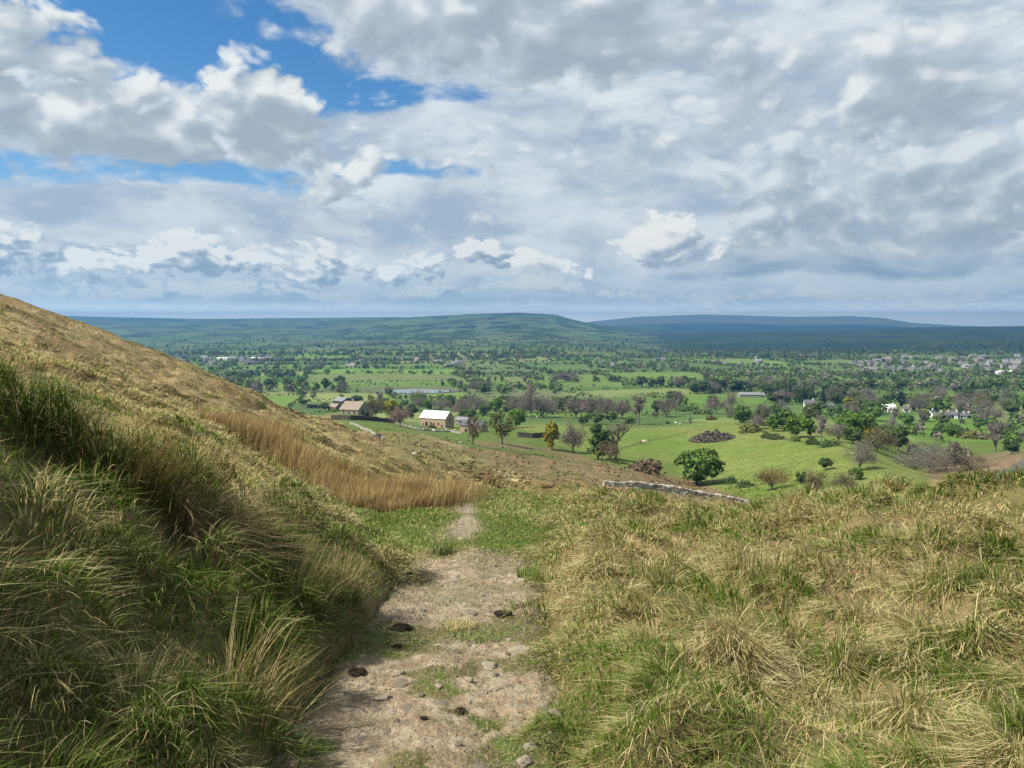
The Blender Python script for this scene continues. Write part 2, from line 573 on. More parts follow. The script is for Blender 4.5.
def link(name, me, parent=None, loc=(0, 0, 0), rz=0.0):
    o = bpy.data.objects.new(name, me)
    COL.objects.link(o)
    o.location = loc; o.rotation_euler = (0, 0, rz)
    if parent: o.parent = parent
    return o


def tag(o, label=None, cat=None, group=None, kind=None):
    if label: o['label'] = label
    if cat: o['category'] = cat
    if group: o['group'] = group
    if kind: o['kind'] = kind
    return o


def empty(name, loc, rz=0.0):
    o = bpy.data.objects.new(name, None)
    o.empty_display_size = 0.5
    COL.objects.link(o); o.location = loc; o.rotation_euler = (0, 0, rz)
    return o


def mat_new(name):
    m = bpy.data.materials.new(name); m.use_nodes = True
    nt = m.node_tree; nt.nodes.clear()
    V.T = nt
    out = nt.nodes.new('ShaderNodeOutputMaterial')
    return m, nt, out


def principled(nt, out, col, rough=0.9, spec=0.2, bump=None, metallic=0.0):
    b = nt.nodes.new('ShaderNodeBsdfPrincipled')
    if isinstance(col, V): nt.links.new(col.s, b.inputs['Base Color'])
    else: b.inputs['Base Color'].default_value = (*col, 1)
    V.put(b.inputs['Roughness'], rough)
    b.inputs['Specular IOR Level'].default_value = spec
    b.inputs['Metallic'].default_value = metallic
    if bump is not None:
        n = nt.nodes.new('ShaderNodeBump'); n.inputs['Distance'].default_value = bump[1]; n.inputs['Strength'].default_value = bump[2] if len(bump) > 2 else 1.0
        nt.links.new(bump[0].s, n.inputs['Height']); nt.links.new(n.outputs[0], b.inputs['Normal'])
    nt.links.new(b.outputs[0], out.inputs[0])
    return b


def attr(name='col'):
    n = V.node('ShaderNodeAttribute', attribute_name=name)
    return V(n.outputs['Color'])


def mulc(c, f):
    n = V.node('ShaderNodeMix', data_type='RGBA', blend_type='MULTIPLY')
    n.inputs[0].default_value = 1.0
    V.put(n.inputs[6], c)
    if isinstance(f, V):
        g = V.node('ShaderNodeCombineColor')
        for i in range(3): V.T.links.new(f.s, g.inputs[i])
        V.T.links.new(g.outputs[0], n.inputs[7])
    else: n.inputs[7].default_value = (*f, 1)
    return V(n.outputs[2])


def objpos(): return V(V.node('ShaderNodeTexCoord').outputs['Object'])


def plain(name, col, rough=0.85, var=0.25, scale=2.0, spec=0.2, bump=0.0):
    m, nt, out = mat_new(name)
    p = objpos()
    n = noise(p, scale, 5, 0.6)
    c = mulc((*[v * .85 for v in col], 1.0), n * (2 * var) + (1 - var))
    principled(nt, out, c, rough, spec, (n, bump) if bump else None)
    return m


def leaf_mat(name, tint=True, trans=0.35):
    """foliage: object colour times a small natural difference from leaf to leaf"""
    m, nt, out = mat_new(name)
    c = attr()
    if tint:
        oi = V.node('ShaderNodeObjectInfo')
        n = V.node('ShaderNodeMix', data_type='RGBA', blend_type='MULTIPLY'); n.inputs[0].default_value = 1
        nt.links.new(c.s, n.inputs[6]); nt.links.new(oi.outputs['Color'], n.inputs[7])
        c = V(n.outputs[2])
    d = nt.nodes.new('ShaderNodeBsdfDiffuse'); t = nt.nodes.new('ShaderNodeBsdfTranslucent'); x = nt.nodes.new('ShaderNodeMixShader')
    nt.links.new(c.s, d.inputs[0]); nt.links.new(c.s, t.inputs[0])
    x.inputs[0].default_value = trans
    nt.links.new(d.outputs[0], x.inputs[1]); nt.links.new(t.outputs[0], x.inputs[2])
    nt.links.new(x.outputs[0], out.inputs[0])
    return m

# ------------------------------------------------------------------ the colours of the land
# hedged fields of the valley: rectangles cut again and again, in a frame turned a little
FX0, FX1, FY0, FY1, CELL, FROT = -5200, 5200, 300, 6200, 8.0, R(14)
field_id = np.zeros((int((FX1 - FX0) / CELL), int((FY1 - FY0) / CELL)), np.int32)
field_edges = []
frng = random.Random(5)
_nf = [0]


def cut(x0, y0, x1, y1):
    w, h = x1 - x0, y1 - y0
    ym = max((y0 + y1) / 2, 300)
    size = 95 + 0.062 * ym
    if max(w, h) < size * frng.uniform(0.9, 1.9) or min(w, h) < 45:
        _nf[0] += 1
        field_id[int((x0 - FX0) / CELL):int((x1 - FX0) / CELL) + 1, int((y0 - FY0) / CELL):int((y1 - FY0) / CELL) + 1] = _nf[0]
        return
    f = frng.uniform(0.35, 0.65)
    if w > h * frng.uniform(0.8, 1.5):
        xm = x0 + w * f; field_edges.append((xm, y0, xm, y1)); cut(x0, y0, xm, y1); cut(xm, y0, x1, y1)
    else:
        ym = y0 + h * f; field_edges.append((x0, ym, x1, ym)); cut(x0, y0, x1, ym); cut(x0, ym, x1, y1)


cut(FX0, FY0, FX1, FY1)


def to_field(x, y):
    wx = x + 26 * fbm(x / 300, y / 300, 61, 2); wy = y + 26 * fbm(x / 300, y / 300, 62, 2)
    c, s = math.cos(FROT), math.sin(FROT)
    return wx * c + wy * s, -wx * s + wy * c


def from_field(u, v):
    c, s = math.cos(FROT), math.sin(FROT)
    wx, wy = u * c - v * s, u * s + v * c
    x, y = wx, wy
    for _ in range(4):
        x = wx - 26 * fbm(x / 300, y / 300, 61, 2); y = wy - 26 * fbm(x / 300, y / 300, 62, 2)
    return x, y


def field_of(x, y):
    u, v = to_field(x, y)
    i = np.clip(((u - FX0) / CELL).astype(int), 0, field_id.shape[0] - 1); j = np.clip(((v - FY0) / CELL).astype(int), 0, field_id.shape[1] - 1)
    return field_id[i, j]


_pal = np.array([(.085, .150, .030), (.100, .175, .034), (.075, .135, .032), (.115, .185, .042), (.095, .150, .045), (.130, .175, .055), (.085, .165, .028), (.105, .140, .055), (.070, .120, .035), (.145, .190, .060)])
_fcol = np.array((1.34, 1.18, 1.30)) * _pal[np.random.default_rng(3).integers(0, len(_pal), _nf[0] + 2)] * np.random.default_rng(4).uniform(.85, 1.12, (_nf[0] + 2, 1))

LINES = []
# patches of the nearer slopes, as they lie: outline seen from the track -> where that outline meets the land
STRAW = np.array((.330, .255, .125)); OLIVE = np.array((.150, .140, .050)); RUSTY = np.array((.215, .118, .048)); BRACK = np.array((.180, .132, .072)); TURF = np.array((.118, .165, .036)); PALE = np.array((.290, .235, .115))


def soft(mask_poly, px, py, n, amp):
    global _sx, _sy
    return sum(inpoly(px + n * amp + _sx * amp * s_, py + n * amp * 0.35 + _sy * amp * .3 * s_, mask_poly).astype(float) for s_ in (-1.2, -.5, .3, 1.0)) / 4


def land_colour(x, y, z):
    r = np.hypot(x, y)
    px, py = project(x, y, z)
    px = np.nan_to_num(px, nan=-999); py = np.nan_to_num(py, nan=9999)
    n1 = fbm(x / 3.1, y / 3.1, 71, 4); n2 = fbm(x / 14, y / 14, 72, 4); n3 = fbm(x / 60, y / 60, 73, 3); nf = fbm(x / 0.9, y / 0.9, 74, 3)
    c = np.empty(x.shape + (3,))
    global _sx, _sy
    _sx = fbm(x / 4.3, y / 4.3, 171, 3); _sy = fbm(x / 4.3, y / 4.3, 172, 3)

    def lay(k, col):
        nonlocal c
        c[:] = c * (1 - k[..., None]) + np.asarray(col) * k[..., None]
    # rough hill grass everywhere to begin with
    c[:] = STRAW
    lay((r > 14) * (x < 0) * (y > 0) * .6, (.30, .22, .125))
    lay(ss(-.1, .5, n2 + .4 * n1) * .75, OLIVE)
    lay(ss(.25, .7, n3 + .5 * n2 - .2 * n1) * .5, (.20, .13, .06))
    lay(ss(.2, .8, nf) * .35, (.12, .085, .04))
    far_ = r > 60
    # bracken slope
    k = soft([(455, 452), (500, 440), (640, 470), (760, 496), (830, 512), (760, 520), (600, 492), (540, 482), (500, 470), (470, 460)], px, py, n2, 9) * far_
    lay(k * .85, BRACK); lay(k * ss(.0, .5, n1 + n2) * .6, (.125, .13, .04)); lay(k * ss(.25, .6, fbm(x / 5, y / 18, 75, 3)) * .6, (.27, .19, .10))
    k = soft([(345, 425), (400, 428), (455, 447), (500, 470), (480, 480), (440, 470), (380, 440)], px, py, n2, 8) * far_
    lay(k * .8, (.150, .145, .052)); lay(k * ss(.1, .5, n2 + .5 * n1) * .7, BRACK)
    # rim of the slope under the trees, and the grassy apron round the farm
    k = ss(300, 350, px + 25 * n2 + 14 * n1) * (py < 470) * (r > 200)
    lay(k * ss(225, 255, r + 25 * n2), TURF * .9)
    lay((px < 350) * ss(180, 320, r + 30 * n2) * (px > -900) * ss(-.3, .3, n1), (.125, .15, .045))
    k = soft([(330, 415), (420, 424), (470, 436), (530, 440), (520, 452), (470, 448), (430, 436), (350, 424)], px, py, n2, 5) * far_
    lay(k, (.105, .165, .038)); lay(k * ss(.1, .5, n1 + n2) * .5, (.16, .12, .06))
    k = soft([(470, 439), (560, 449), (600, 462), (690, 487), (760, 500), (740, 503), (640, 478), (540, 452), (480, 447)], px, py, n2, 6) * far_
    lay(k * .9, BRACK * 1.1); lay(k * ss(.1, .5, n1 + n2) * .6, (.13, .13, .045))
    # the smooth green field
    k = soft([(500, 418), (760, 405), (845, 440), (935, 478), (930, 520), (800, 520), (742, 497), (690, 480), (640, 470), (600, 458), (545, 440)], px, py, n2, 3) * (r > 170) * (r < 520)
    lay(k, (.140, .195, .038)); lay(k * ss(-.2, .6, n3) * .7, (.195, .22, .060)); lay(k * ss(.0, .4, nf + n1 * .6) * .3, (.085, .135, .028)); lay(k * (.5 + .5 * np.sin((x * .5 + y * .85) * 1.25 + 2 * n3)) * ss(-.1, .3, fbm(x / 70, y / 70, 183, 2)) * .22, (.20, .235, .07)); lay(k * ss(.0, .5, fbm(x / 22, y / 9, 181, 3)) * .3, (.20, .20, .075)); lay(k * ss(.1, .6, n1 + .5 * n2) * .25, (.085, .15, .028))
    k = soft([(930, 455), (985, 455), (1030, 450), (1100, 445), (1100, 500), (930, 500)], px, py, n2, 8) * (r > 170) * (r < 600)
    lay(k, (.20, .135, .085)); lay(k * ss(-.2, .4, n2) * .7, (.13, .125, .05)); lay(k * ss(.1, .5, n1) * .5, (.24, .18, .12))
    k = soft([(988, 482), (1000, 470), (1024, 458), (1100, 440), (1100, 500), (985, 500)], px, py, n2, 3) * (r > 150) * (r < 420)
    lay(k, (.125, .12, .11)); lay(k * ss(.1, .5, n1 + n2) * .5, (.085, .085, .06))
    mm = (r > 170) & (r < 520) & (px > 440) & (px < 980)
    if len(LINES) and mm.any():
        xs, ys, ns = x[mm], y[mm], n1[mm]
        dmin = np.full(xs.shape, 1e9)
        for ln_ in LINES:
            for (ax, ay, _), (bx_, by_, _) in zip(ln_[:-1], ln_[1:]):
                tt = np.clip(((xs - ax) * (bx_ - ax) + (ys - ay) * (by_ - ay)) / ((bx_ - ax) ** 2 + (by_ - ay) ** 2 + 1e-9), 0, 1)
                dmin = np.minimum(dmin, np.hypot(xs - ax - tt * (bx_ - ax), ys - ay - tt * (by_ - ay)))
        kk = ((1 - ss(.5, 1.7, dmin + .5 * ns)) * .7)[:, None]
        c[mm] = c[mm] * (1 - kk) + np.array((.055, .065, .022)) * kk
    # the valley floor
    v = ss(400, 470, r) * (r > 380) * (~((px > 700) & (py > 442)))
    fc = _fcol[field_of(x, y)]
    c[:] = c * (1 - v[..., None]) + fc * v[..., None]
    lay(v * ss(.1, .8, fbm(x / 25, y / 25, 76, 3)) * .22, (.07, .10, .03))
    wood = ss(.12, .3, fbm(x / 420, y / 520, 77, 4)) * ss(1700, 2400, r)
    lay(wood * .85, (.030, .045, .020))
    lay(ss(1800, 2500, r) * .35, (.035, .055, .022))
    hillw = ss(1950, 2700, r)
    lay(hillw * ss(-.10, .12, fbm(x / 150, y / 260, 78, 5)) * .75, (.022, .036, .020)); lay(hillw * ss(.15, .4, fbm(x / 90, y / 150, 79, 4)) * .4, (.12, .17, .07)); lay(ss(1900, 2400, r) * ss(560, 700, px + 60 * n3) * .75, (.014, .028, .024)); lay(hillw * .2, (.02, .035, .022)); lay(ss(2000, 2600, r) * (px < 660) * ss(.10, .3, fbm(x / 75, y / 120, 84, 4)) * (1 - ss(10, 70, z)) * .6, (.14, .19, .08))  # dark layer on the right-hand ridge: cloud shadow put into the ground colour
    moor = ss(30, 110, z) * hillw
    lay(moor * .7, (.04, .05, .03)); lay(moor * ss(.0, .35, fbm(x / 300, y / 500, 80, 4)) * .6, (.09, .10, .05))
    lay(ss(8200, 9000, r), (.15, .15, .11))  # farthest fell: pale colour stands in for thicker haze
    # near ground between the tussocks: thatch and soil
    kn = 1 - ss(16, 28, r)
    lay(kn * .8, (.27, .21, .10)); lay(kn * ss(.0, .6, n1) * .6, (.12, .12, .04)); lay(kn * ss(.1, .7, nf) * .55, (.10, .08, .04))
    kt = np.exp(-((x + 0.9) / 1.7) ** 2) * ss(7.2, 8.6, y) * (1 - ss(14, 17, y)) * (r < 40)
    lay(np.clip(kt * 1.5, 0, 1), TURF * .95); lay(np.clip(kt * 1.5, 0, 1) * ss(.1, .7, nf) * .5, (.17, .16, .06))
    # bare strip where the track goes on
    xc = np.interp(y, [8.5, 10.5, 12, 14, 17, 25], [-.55, -.62, -.72, -.55, -.1, 1.2])
    kp = np.exp(-((x - xc + .08 * nf) / np.interp(y, [8, 10, 12, 18], [.42, .20, .17, .2])) ** 2) * ss(8.5, 9.2, y) * (1 - ss(18, 24, y)) * ss(-.9, -.2, nf + .5 * n1)
    lay(np.clip(kp * 1.25, 0, 1), (.33, .27, .19))
    return c * AL


# tussock lumps in the ground itself, close in
def lumps(x, y):
    r = np.hypot(x, y)
    pd = np.abs(x - path_x(y)) - 0.7
    k = ss(0.0, 0.5, pd) * (1 - ss(60, 140, r))
    k = np.where((y > 7.6) & (y < 16), k * ss(.3, 1.6, np.abs(x + .7) - .6), k)
    a = np.abs(fbm(x / .9, y / .9, 81, 2)); b = fbm(x / 2.4, y / 2.4, 82, 2)
    far_l = np.maximum(fbm(x / 3.5, y / 3.5, 83, 3), -.3) * .55 * ss(14, 40, r)
    return k * (.22 * (.5 - a) + .19 * b + far_l)


_near = _gr < 150
GZ[_near] += lumps(GX[_near], GY[_near])
# room under the track's own sheet
_tr = (np.abs(GX - path_x(GY)) < 0.72) & (GY < 8.6) & (GY > -4)
GZ[_tr] -= 0.035
_ge = (GZ - EYE) / _gr
_emax = np.maximum.accumulate(_ge, axis=1)

# the lake: a flat bed cut into the valley floor
lake_c = at(417, 391.5)[0]
lake_rx, lake_ry = 34.0 * np.hypot(*lake_c[:2]) / 768, 22.0
lake_z = float(lake_c[2]) + 0.3
_dl = ((GX - lake_c[0]) / lake_rx) ** 2 + ((GY - lake_c[1]) / lake_ry) ** 2
GZ = np.where(_dl < 4, GZ + (lake_z - .7 - GZ) * (1 - ss(1.05, 2.2, np.sqrt(_dl) + .12 * fbm(GX / 20, GY / 20, 9, 2))), GZ)
_ge = (GZ - EYE) / _gr
_emax = np.maximum.accumulate(_ge, axis=1)

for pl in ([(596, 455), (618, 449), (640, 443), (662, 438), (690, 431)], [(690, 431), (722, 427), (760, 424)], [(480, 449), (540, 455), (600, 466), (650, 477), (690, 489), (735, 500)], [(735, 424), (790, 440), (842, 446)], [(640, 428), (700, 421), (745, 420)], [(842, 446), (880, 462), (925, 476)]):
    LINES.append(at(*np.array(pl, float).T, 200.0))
_na, _nr = len(AZ), len(RR)
_idx = np.arange(_na * _nr).reshape(_na, _nr)
_i2 = np.roll(_idx, -1, axis=0)
_quads = np.stack([_idx[:, :-1], _idx[:, 1:], _i2[:, 1:], _i2[:, :-1]], -1).reshape(-1, 4)
_verts = np.stack([GX, GY, GZ], -1).reshape(-1, 3)
_verts = np.vstack([_verts, [[0, 0, float(GZ[:, 0].mean())]]])
_ctr = len(_verts) - 1
_fan = np.stack([_idx[:, 0], _i2[:, 0], np.full(_na, _ctr)], -1)
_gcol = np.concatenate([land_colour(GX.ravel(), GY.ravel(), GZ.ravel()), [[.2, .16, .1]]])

m_ground, nt, out = mat_new('ground')
p = objpos()
geo = V.node('ShaderNodeNewGeometry')
n_a = noise(p, 9.0, 6, 0.65); n_b = noise(p, 1.1, 6, 0.7); n_c = noise(p, .16, 5, 0.65)
n_d = noise(p, 28.0, 5, 0.7)
c = mulc(attr(), n_a * .6 + n_b * .8 + n_c * .5 + n_d * .5 - .2)
principled(nt, out, c, 0.95, 0.05, (n_b * .7 + n_a * .25 + n_d * .06, .40, .9))
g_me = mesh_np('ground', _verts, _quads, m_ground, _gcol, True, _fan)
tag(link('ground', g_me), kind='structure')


# ------------------------------------------------------------------ air: a thin even haze round everything
hz_me = bpy.data.meshes.new('haze')
hx, hy0, hy1, hb, ht = 13300, -13300, 13300, float(GZ.min()) - 60.0, float(GZ.max()) + 60.0
hv = [(sx * hx, y, z) for z in (hb, ht) for y in (hy0, hy1) for sx in (-1, 1)]
hz_me.from_pydata(hv, [], [(0, 2, 3, 1), (4, 5, 7, 6), (0, 1, 5, 4), (2, 6, 7, 3), (0, 4, 6, 2), (1, 3, 7, 5)])
m_haze, nt, out = mat_new('haze')
pv = nt.nodes.new('ShaderNodeVolumePrincipled')
pv.inputs['Color'].default_value = (0.175, 0.44, 0.80, 1)
pv.inputs['Density'].default_value = 1.65e-4
pv.inputs['Density Attribute'].default_value = ''
pv.inputs['Anisotropy'].default_value = 0.5
nt.links.new(pv.outputs[0], out.inputs['Volume'])
hz_me.materials.append(m_haze)
tag(link('haze', hz_me), kind='stuff')

# ------------------------------------------------------------------ the track
ps = np.linspace(-1.15, 1.15, 190); pyy = np.concatenate([np.linspace(-4, 1.4, 60), np.linspace(1.42, 9.0, 520)])
A_, B_ = np.meshgrid(ps, pyy, indexing='ij')
TX = A_ + path_x(B_); TY = B_.copy()
rag = 0.66 + 0.10 * fbm(TY / .5, TX * 0 + np.sign(A_) * 5, 91, 3) - np.where(A_ > 0, .20, .06) * ss(5.2, 7.8, TY)
edge = ss(-0.06, 0.26, np.abs(A_) - rag)
rut = -0.025 * np.exp(-((A_ + 0.25) / .2) ** 2) - 0.02 * np.exp(-((A_ - 0.35) / .18) ** 2) + .015 * np.exp(-((A_) / .15) ** 2)
cobn = fbm(TX / .085, TY / .085, 93, 2)
cob = np.maximum(cobn, -.05) * .009
TZ = path_z(TY) + rut + .022 * fbm(TX / .45, TY / .45, 92, 4) + cob + .006 * fbm(TX / .03, TY / .03, 94, 2) - .09 * edge - .12 * ss(.72, 1.0, np.abs(A_)) - 0.16 * ss(8.3, 8.9, TY)
moss = ss(.10, .45, fbm(TX / .42, TY / .33, 95, 4) + .25 * fbm(TX / .12, TY / .12, 96, 2) + .30 * np.exp(-((A_ + .05) / .22) ** 2) * ss(2, 6, TY) * 0 + .35 * ss(.35, .75, np.abs(A_)) + .44 * ss(6.4, 4.8, TY))
moss = np.clip(moss * (1 - .65 * ss(5.2, 6.4, TY) * (1 - ss(7.6, 8.4, TY))) + .9 * ss(7.7, 8.5, TY + .3 * fbm(TX / .3, TY / .3, 97, 2)), 0, 1)
soil = ss(.0, .6, fbm(TX / .22, TY / .22, 98, 4))
pc = np.empty(TX.shape + (3,))
pc[:] = (.27, .205, .128)
def _pl(k, col):
    pc[:] = pc * (1 - k[..., None]) + np.asarray(col) * k[..., None]
_pl(soil * .65, (.19, .145, .095))
_pl(ss(.25, .6, fbm(TX / .09, TY / .06, 99, 3)) * .55, (.34, .28, .20))
_pl(ss(5.0, 6.3, TY) * (1 - ss(7.4, 8.2, TY)) * .5, (.27, .205, .14))
_pl(ss(.25, .5, cobn) * .5, (.33, .28, .20)); _pl(ss(-.1, -.5, cobn) * .4, (.15, .12, .08))
_pl(moss * .85, (.10, .098, .036))
_pl(moss * ss(.3, .7, fbm(TX / .15, TY / .15, 100, 2)) * .6, (.085, .13, .026))
_pl(np.clip(edge * 1.4, 0, 1) * .75, (.13, .115, .05))
m_path, nt, out = mat_new('track_earth')
p = objpos()
n1 = noise(p, 55, 6, 0.7); n2 = noise(p, 9, 5, 0.65)
vb = V.node('ShaderNodeTexVoronoi', feature='F1'); vb.inputs['Scale'].default_value = 34; V.put(vb.inputs['Vector'], p)
c = mulc(attr(), n1 * 1.5 + n2 * .7 - .12)
principled(nt, out, c, 0.95, 0.05, (n1 + V(vb.outputs['Distance']) * -.6, .022, .9))
_i = np.arange(TX.size).reshape(TX.shape)
pq = np.stack([_i[:-1, :-1], _i[1:, :-1], _i[1:, 1:], _i[:-1, 1:]], -1).reshape(-1, 4)
tag(link('path', mesh_np('path', np.stack([TX, TY, TZ], -1).reshape(-1, 3), pq, m_path, pc.reshape(-1, 3), True)), kind='structure')


def track_z(x, y):
    a = np.asarray(x) - path_x(np.asarray(y))
    i = np.clip(np.round((a - ps[0]) / (ps[1] - ps[0])).astype(int), 0, len(ps) - 1)
    j = np.clip(np.searchsorted(pyy, y), 0, len(pyy) - 1)
    return TZ[i, j]


def track_at(px, py):
    """where a sight line meets the track"""
    ux, uy, uz = ray(px, py)
    t = 2.0
    for _ in range(40):
        x, y = ux * t, uy * t
        t = (float(track_z(x, y)) - EYE) / uz * .5 + t * .5
    return ux * t, uy * t, EYE + uz * t


# ------------------------------------------------------------------ grass
m_grass = leaf_mat('grass_blades', False, 0.30)


def blade_mesh(name, P, lean, L, wd, droop, c0, c1, segs=3, up=None):
    """curved tapering blades: root, direction of lean, length, width, droop, colour at root and tip"""
    n = len(P)
    r2 = np.random.default_rng(n)
    ld = np.stack([np.cos(lean), np.sin(lean), np.zeros(n)], -1)
    wa = lean + math.pi / 2 + r2.normal(0, .5, n)
    wv = np.stack([np.cos(wa), np.sin(wa), np.zeros(n)], -1)
    upv = np.array([0, 0, 1.0])
    ts = np.linspace(0, 1, segs + 1)
    V_, C_ = [], []
    k = 1.0 / np.sqrt(1 + .45 * droop ** 2)
    for t in ts:
        ctr = P + (L * k)[:, None] * (ld * (droop * (.25 * t + .75 * t * t))[:, None] + upv * (t - .42 * np.minimum(droop, 1.6) * t * t)[:, None])
        hw = (wd * (1 - .75 * t ** 1.5) * .5)[:, None]
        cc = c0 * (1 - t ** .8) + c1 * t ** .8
        if t < 1:
            V_ += [ctr - wv * hw, ctr + wv * hw]; C_ += [cc, cc]
        else:
            V_ += [ctr]; C_ += [cc]
    nv = len(V_)
    Vv = np.stack(V_, 1).reshape(-1, 3); Cc = np.stack(C_, 1).reshape(-1, 3)
    b = (np.arange(n) * nv)[:, None]
    q = np.concatenate([b + np.array([2 * i, 2 * i + 1, 2 * i + 3, 2 * i + 2])[None] for i in range(segs - 1)], 0) if segs > 1 else None
    tr = b + np.array([2 * segs - 2, 2 * segs - 1, 2 * segs])[None]
    return mesh_np(name, Vv, q, m_grass, Cc, False, tr)


G_STRAW = np.array((.58, .47, .235)); G_PALE = np.array((.74, .65, .41)); G_GREEN = np.array((.100, .165, .034)); G_DEEP = np.array((.045, .085, .018)); G_DEAD = np.array((.24, .17, .09)); G_RUST = np.array((.36, .215, .085)); G_TURF = np.array((.125, .185, .040))
G_STRAW, G_PALE, G_DEAD, G_RUST = [g_ * np.array((1.0, .97, .92)) * .90 for g_ in (G_STRAW, G_PALE, G_DEAD, G_RUST * .9)]; G_GREEN = np.array((.100, .180, .020)); G_TURF = np.array((.105, .158, .032)); G_DEEP = np.array((.055, .105, .016))

# where the tufts stand: as many per picture area near as far
gr = np.random.default_rng(77)


def dens(r): return np.minimum(11.0, 11.0 * (np.maximum(r, 1) / 4.5) ** -1.22)


rb = np.exp(np.linspace(math.log(1.0), math.log(150), 400)); rm = .5 * (rb[1:] + rb[:-1])
TXY = []
for i, r in enumerate(rm):
    span = R(84) if r < 5 else R(52) if r < 20 else R(47)
    n = gr.poisson(dens(r) * r * (rb[i + 1] - rb[i]) * 2 * span)
    a = gr.uniform(-span, span, n); q = gr.uniform(rb[i], rb[i + 1], n)
    TXY.append(np.stack([q * np.sin(a), q * np.cos(a)], -1))
TXY = np.concatenate(TXY)
tx, ty = TXY[:, 0], TXY[:, 1]
tz = ground(tx, ty); tr_ = np.hypot(tx, ty)
_ii, _jj = grid_ij(tx, ty)
_vis = (tz + .5 - EYE) / tr_ > _emax[_ii.astype(int), np.clip(_jj.astype(int) - 1, 0, None)] - .02
pxd = tx - path_x(ty)
offp = (np.abs(pxd) > 0.65 + .10 * fbm(ty / .5, np.sign(pxd) * 5, 91, 3) - np.where(pxd > 0, .20, .06) * ss(5.2, 7.8, ty)) | (ty > 8.2) | (ty < -3)
turf = ((np.abs(tx + 1.0 - .08 * (ty - 8)) < 1.25 + .4 * fbm(tx / 1.5, ty / 1.5, 111, 2)) & (ty > 7.3) & (ty < 16))
hummock = (np.abs(tx - 1.0) < 1.6) & (ty > 7.8) & (ty < 17)
tpx, tpy = project(tx, ty, tz)
_k = _vis & offp & ~turf
hummock = hummock[_k]
tx, ty, tz, tr_, tpx, tpy = [v[_k] for v in (tx, ty, tz, tr_, tpx, tpy)]
side = np.where(tx < path_x(ty), -1, 1)
hillside = (side < 0) & ((tr_ > 13) | (ty > 9.0) | (0.27 - .21 * ty - .37 * tx + .52 * np.exp(-((ty - 3.8) / 3.1) ** 2) < -.1 * ty + .8 * (-.9 - tx) - .45))
NT = len(tx)
f1 = fbm(tx / 2.2, ty / 2.2, 121, 3); f2 = fbm(tx / .7, ty / .7, 122, 2); f3 = fbm(tx / 9, ty / 9, 123, 3)


def tufts(name, sel, nb, len_, wide, straw, droop, lean0, spread, greens, label_kind):
    """all the blades of one patch of grass, tuft by tuft"""
    ids = np.where(sel)[0]
    if not len(ids): return
    cnt = np.maximum(4, (nb(tr_[ids]) * gr.uniform(.6, 1.4, len(ids))).astype(int))
    t = np.repeat(ids, cnt); n = len(t)
    rad = (.17 + .013 * tr_[t]) * gr.uniform(.6, 1.35, NT)[t]
    a = gr.uniform(0, 2 * math.pi, n); q = np.sqrt(gr.uniform(0, 1.25, n)) * rad
    x = tx[t] + q * np.cos(a); y = ty[t] + q * np.sin(a)
    dome = np.maximum(1 - (q / rad) ** 2, 0)
    z = np.maximum(ground(x, y), np.where((np.abs(x - path_x(y)) < .95) & (y < 8.3) & (y > 1), track_z(x, y), -99)) - .015 + (.25 if label_kind == 'bank' else .14) * dome * (1 - ss(10, 18, tr_[t])) * gr.uniform(.4, 1.4, NT)[t]
    tl = len_ * gr.uniform(.7, 1.35, NT)[t] * (1 + .25 * f1[t])
    L = tl * gr.uniform(.5, 1.15, n) * (.6 + .5 * dome) * np.where(x < path_x(y), .72 + .28 * ss(.6, 1.3, np.abs(x - path_x(y))), .5 + .5 * ss(.6, 1.5, np.abs(x - path_x(y))))
    w = wide * np.maximum(1.0, tr_[t] / 3.2) * gr.uniform(.7, 1.4, n)
    # outward fan, combed one way
    tuft_dir = lean0 + .7 * f1[t] + gr.normal(0, .35, NT)[t]
    vx = np.cos(a) * (q / rad) * spread + np.cos(tuft_dir) + gr.normal(0, .35, n); vy = np.sin(a) * (q / rad) * spread + np.sin(tuft_dir) + gr.normal(0, .35, n)
    ln = np.arctan2(vy, vx)
    dr = droop * gr.uniform(.4, 1.3, n) * gr.uniform(.6, 1.4, NT)[t]
    dr = np.where(gr.uniform(0, 1, n) < .32, gr.uniform(1.5, 3.2, n), dr)
    s = np.clip(straw + .6 * f1[t] + .45 * f2[t] + .25 * f3[t] + gr.normal(0, .34, NT)[t], .03, .97)
    s = np.clip(s, .03, .97) if label_kind != 'hill' else np.clip(s + .15 * ss(15, 40, tr_[t]), .05, .97)
    isS = gr.uniform(0, 1, n) < s
    g = G_GREEN * greens + G_DEEP * (1 - greens)
    c1 = np.where(isS[:, None], G_STRAW + (G_PALE - G_STRAW) * gr.uniform(0, 1, n)[:, None], g * gr.uniform(.7, 1.35, n)[:, None])
    dead = (gr.uniform(0, 1, n) < (.10 if label_kind != 'hill' else .08 + .7 * ss(.10, .5, fbm(tx / 9, ty / 6, 151, 4))[t]))
    c1 = np.where(dead[:, None], G_DEAD * gr.uniform(.7, 1.3, n)[:, None], c1)
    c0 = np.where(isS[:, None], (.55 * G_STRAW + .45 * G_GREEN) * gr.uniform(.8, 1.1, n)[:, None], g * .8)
    tipy = (~isS) & (gr.uniform(0, 1, n) < .35)
    c1 = np.where(tipy[:, None], .5 * c1 + .5 * G_STRAW, c1)
    for lo, hi, segs in ((0, 6.5, 4), (6.5, 16, 3), (16, 400, 2)):
        m = (tr_[t] >= lo) & (tr_[t] < hi)
        if m.sum() < 3: continue
        parts_.append((name, label_kind, blade_mesh(name, np.stack([x, y, z], -1)[m], ln[m], L[m], w[m], dr[m], c0[m], c1[m], segs)))


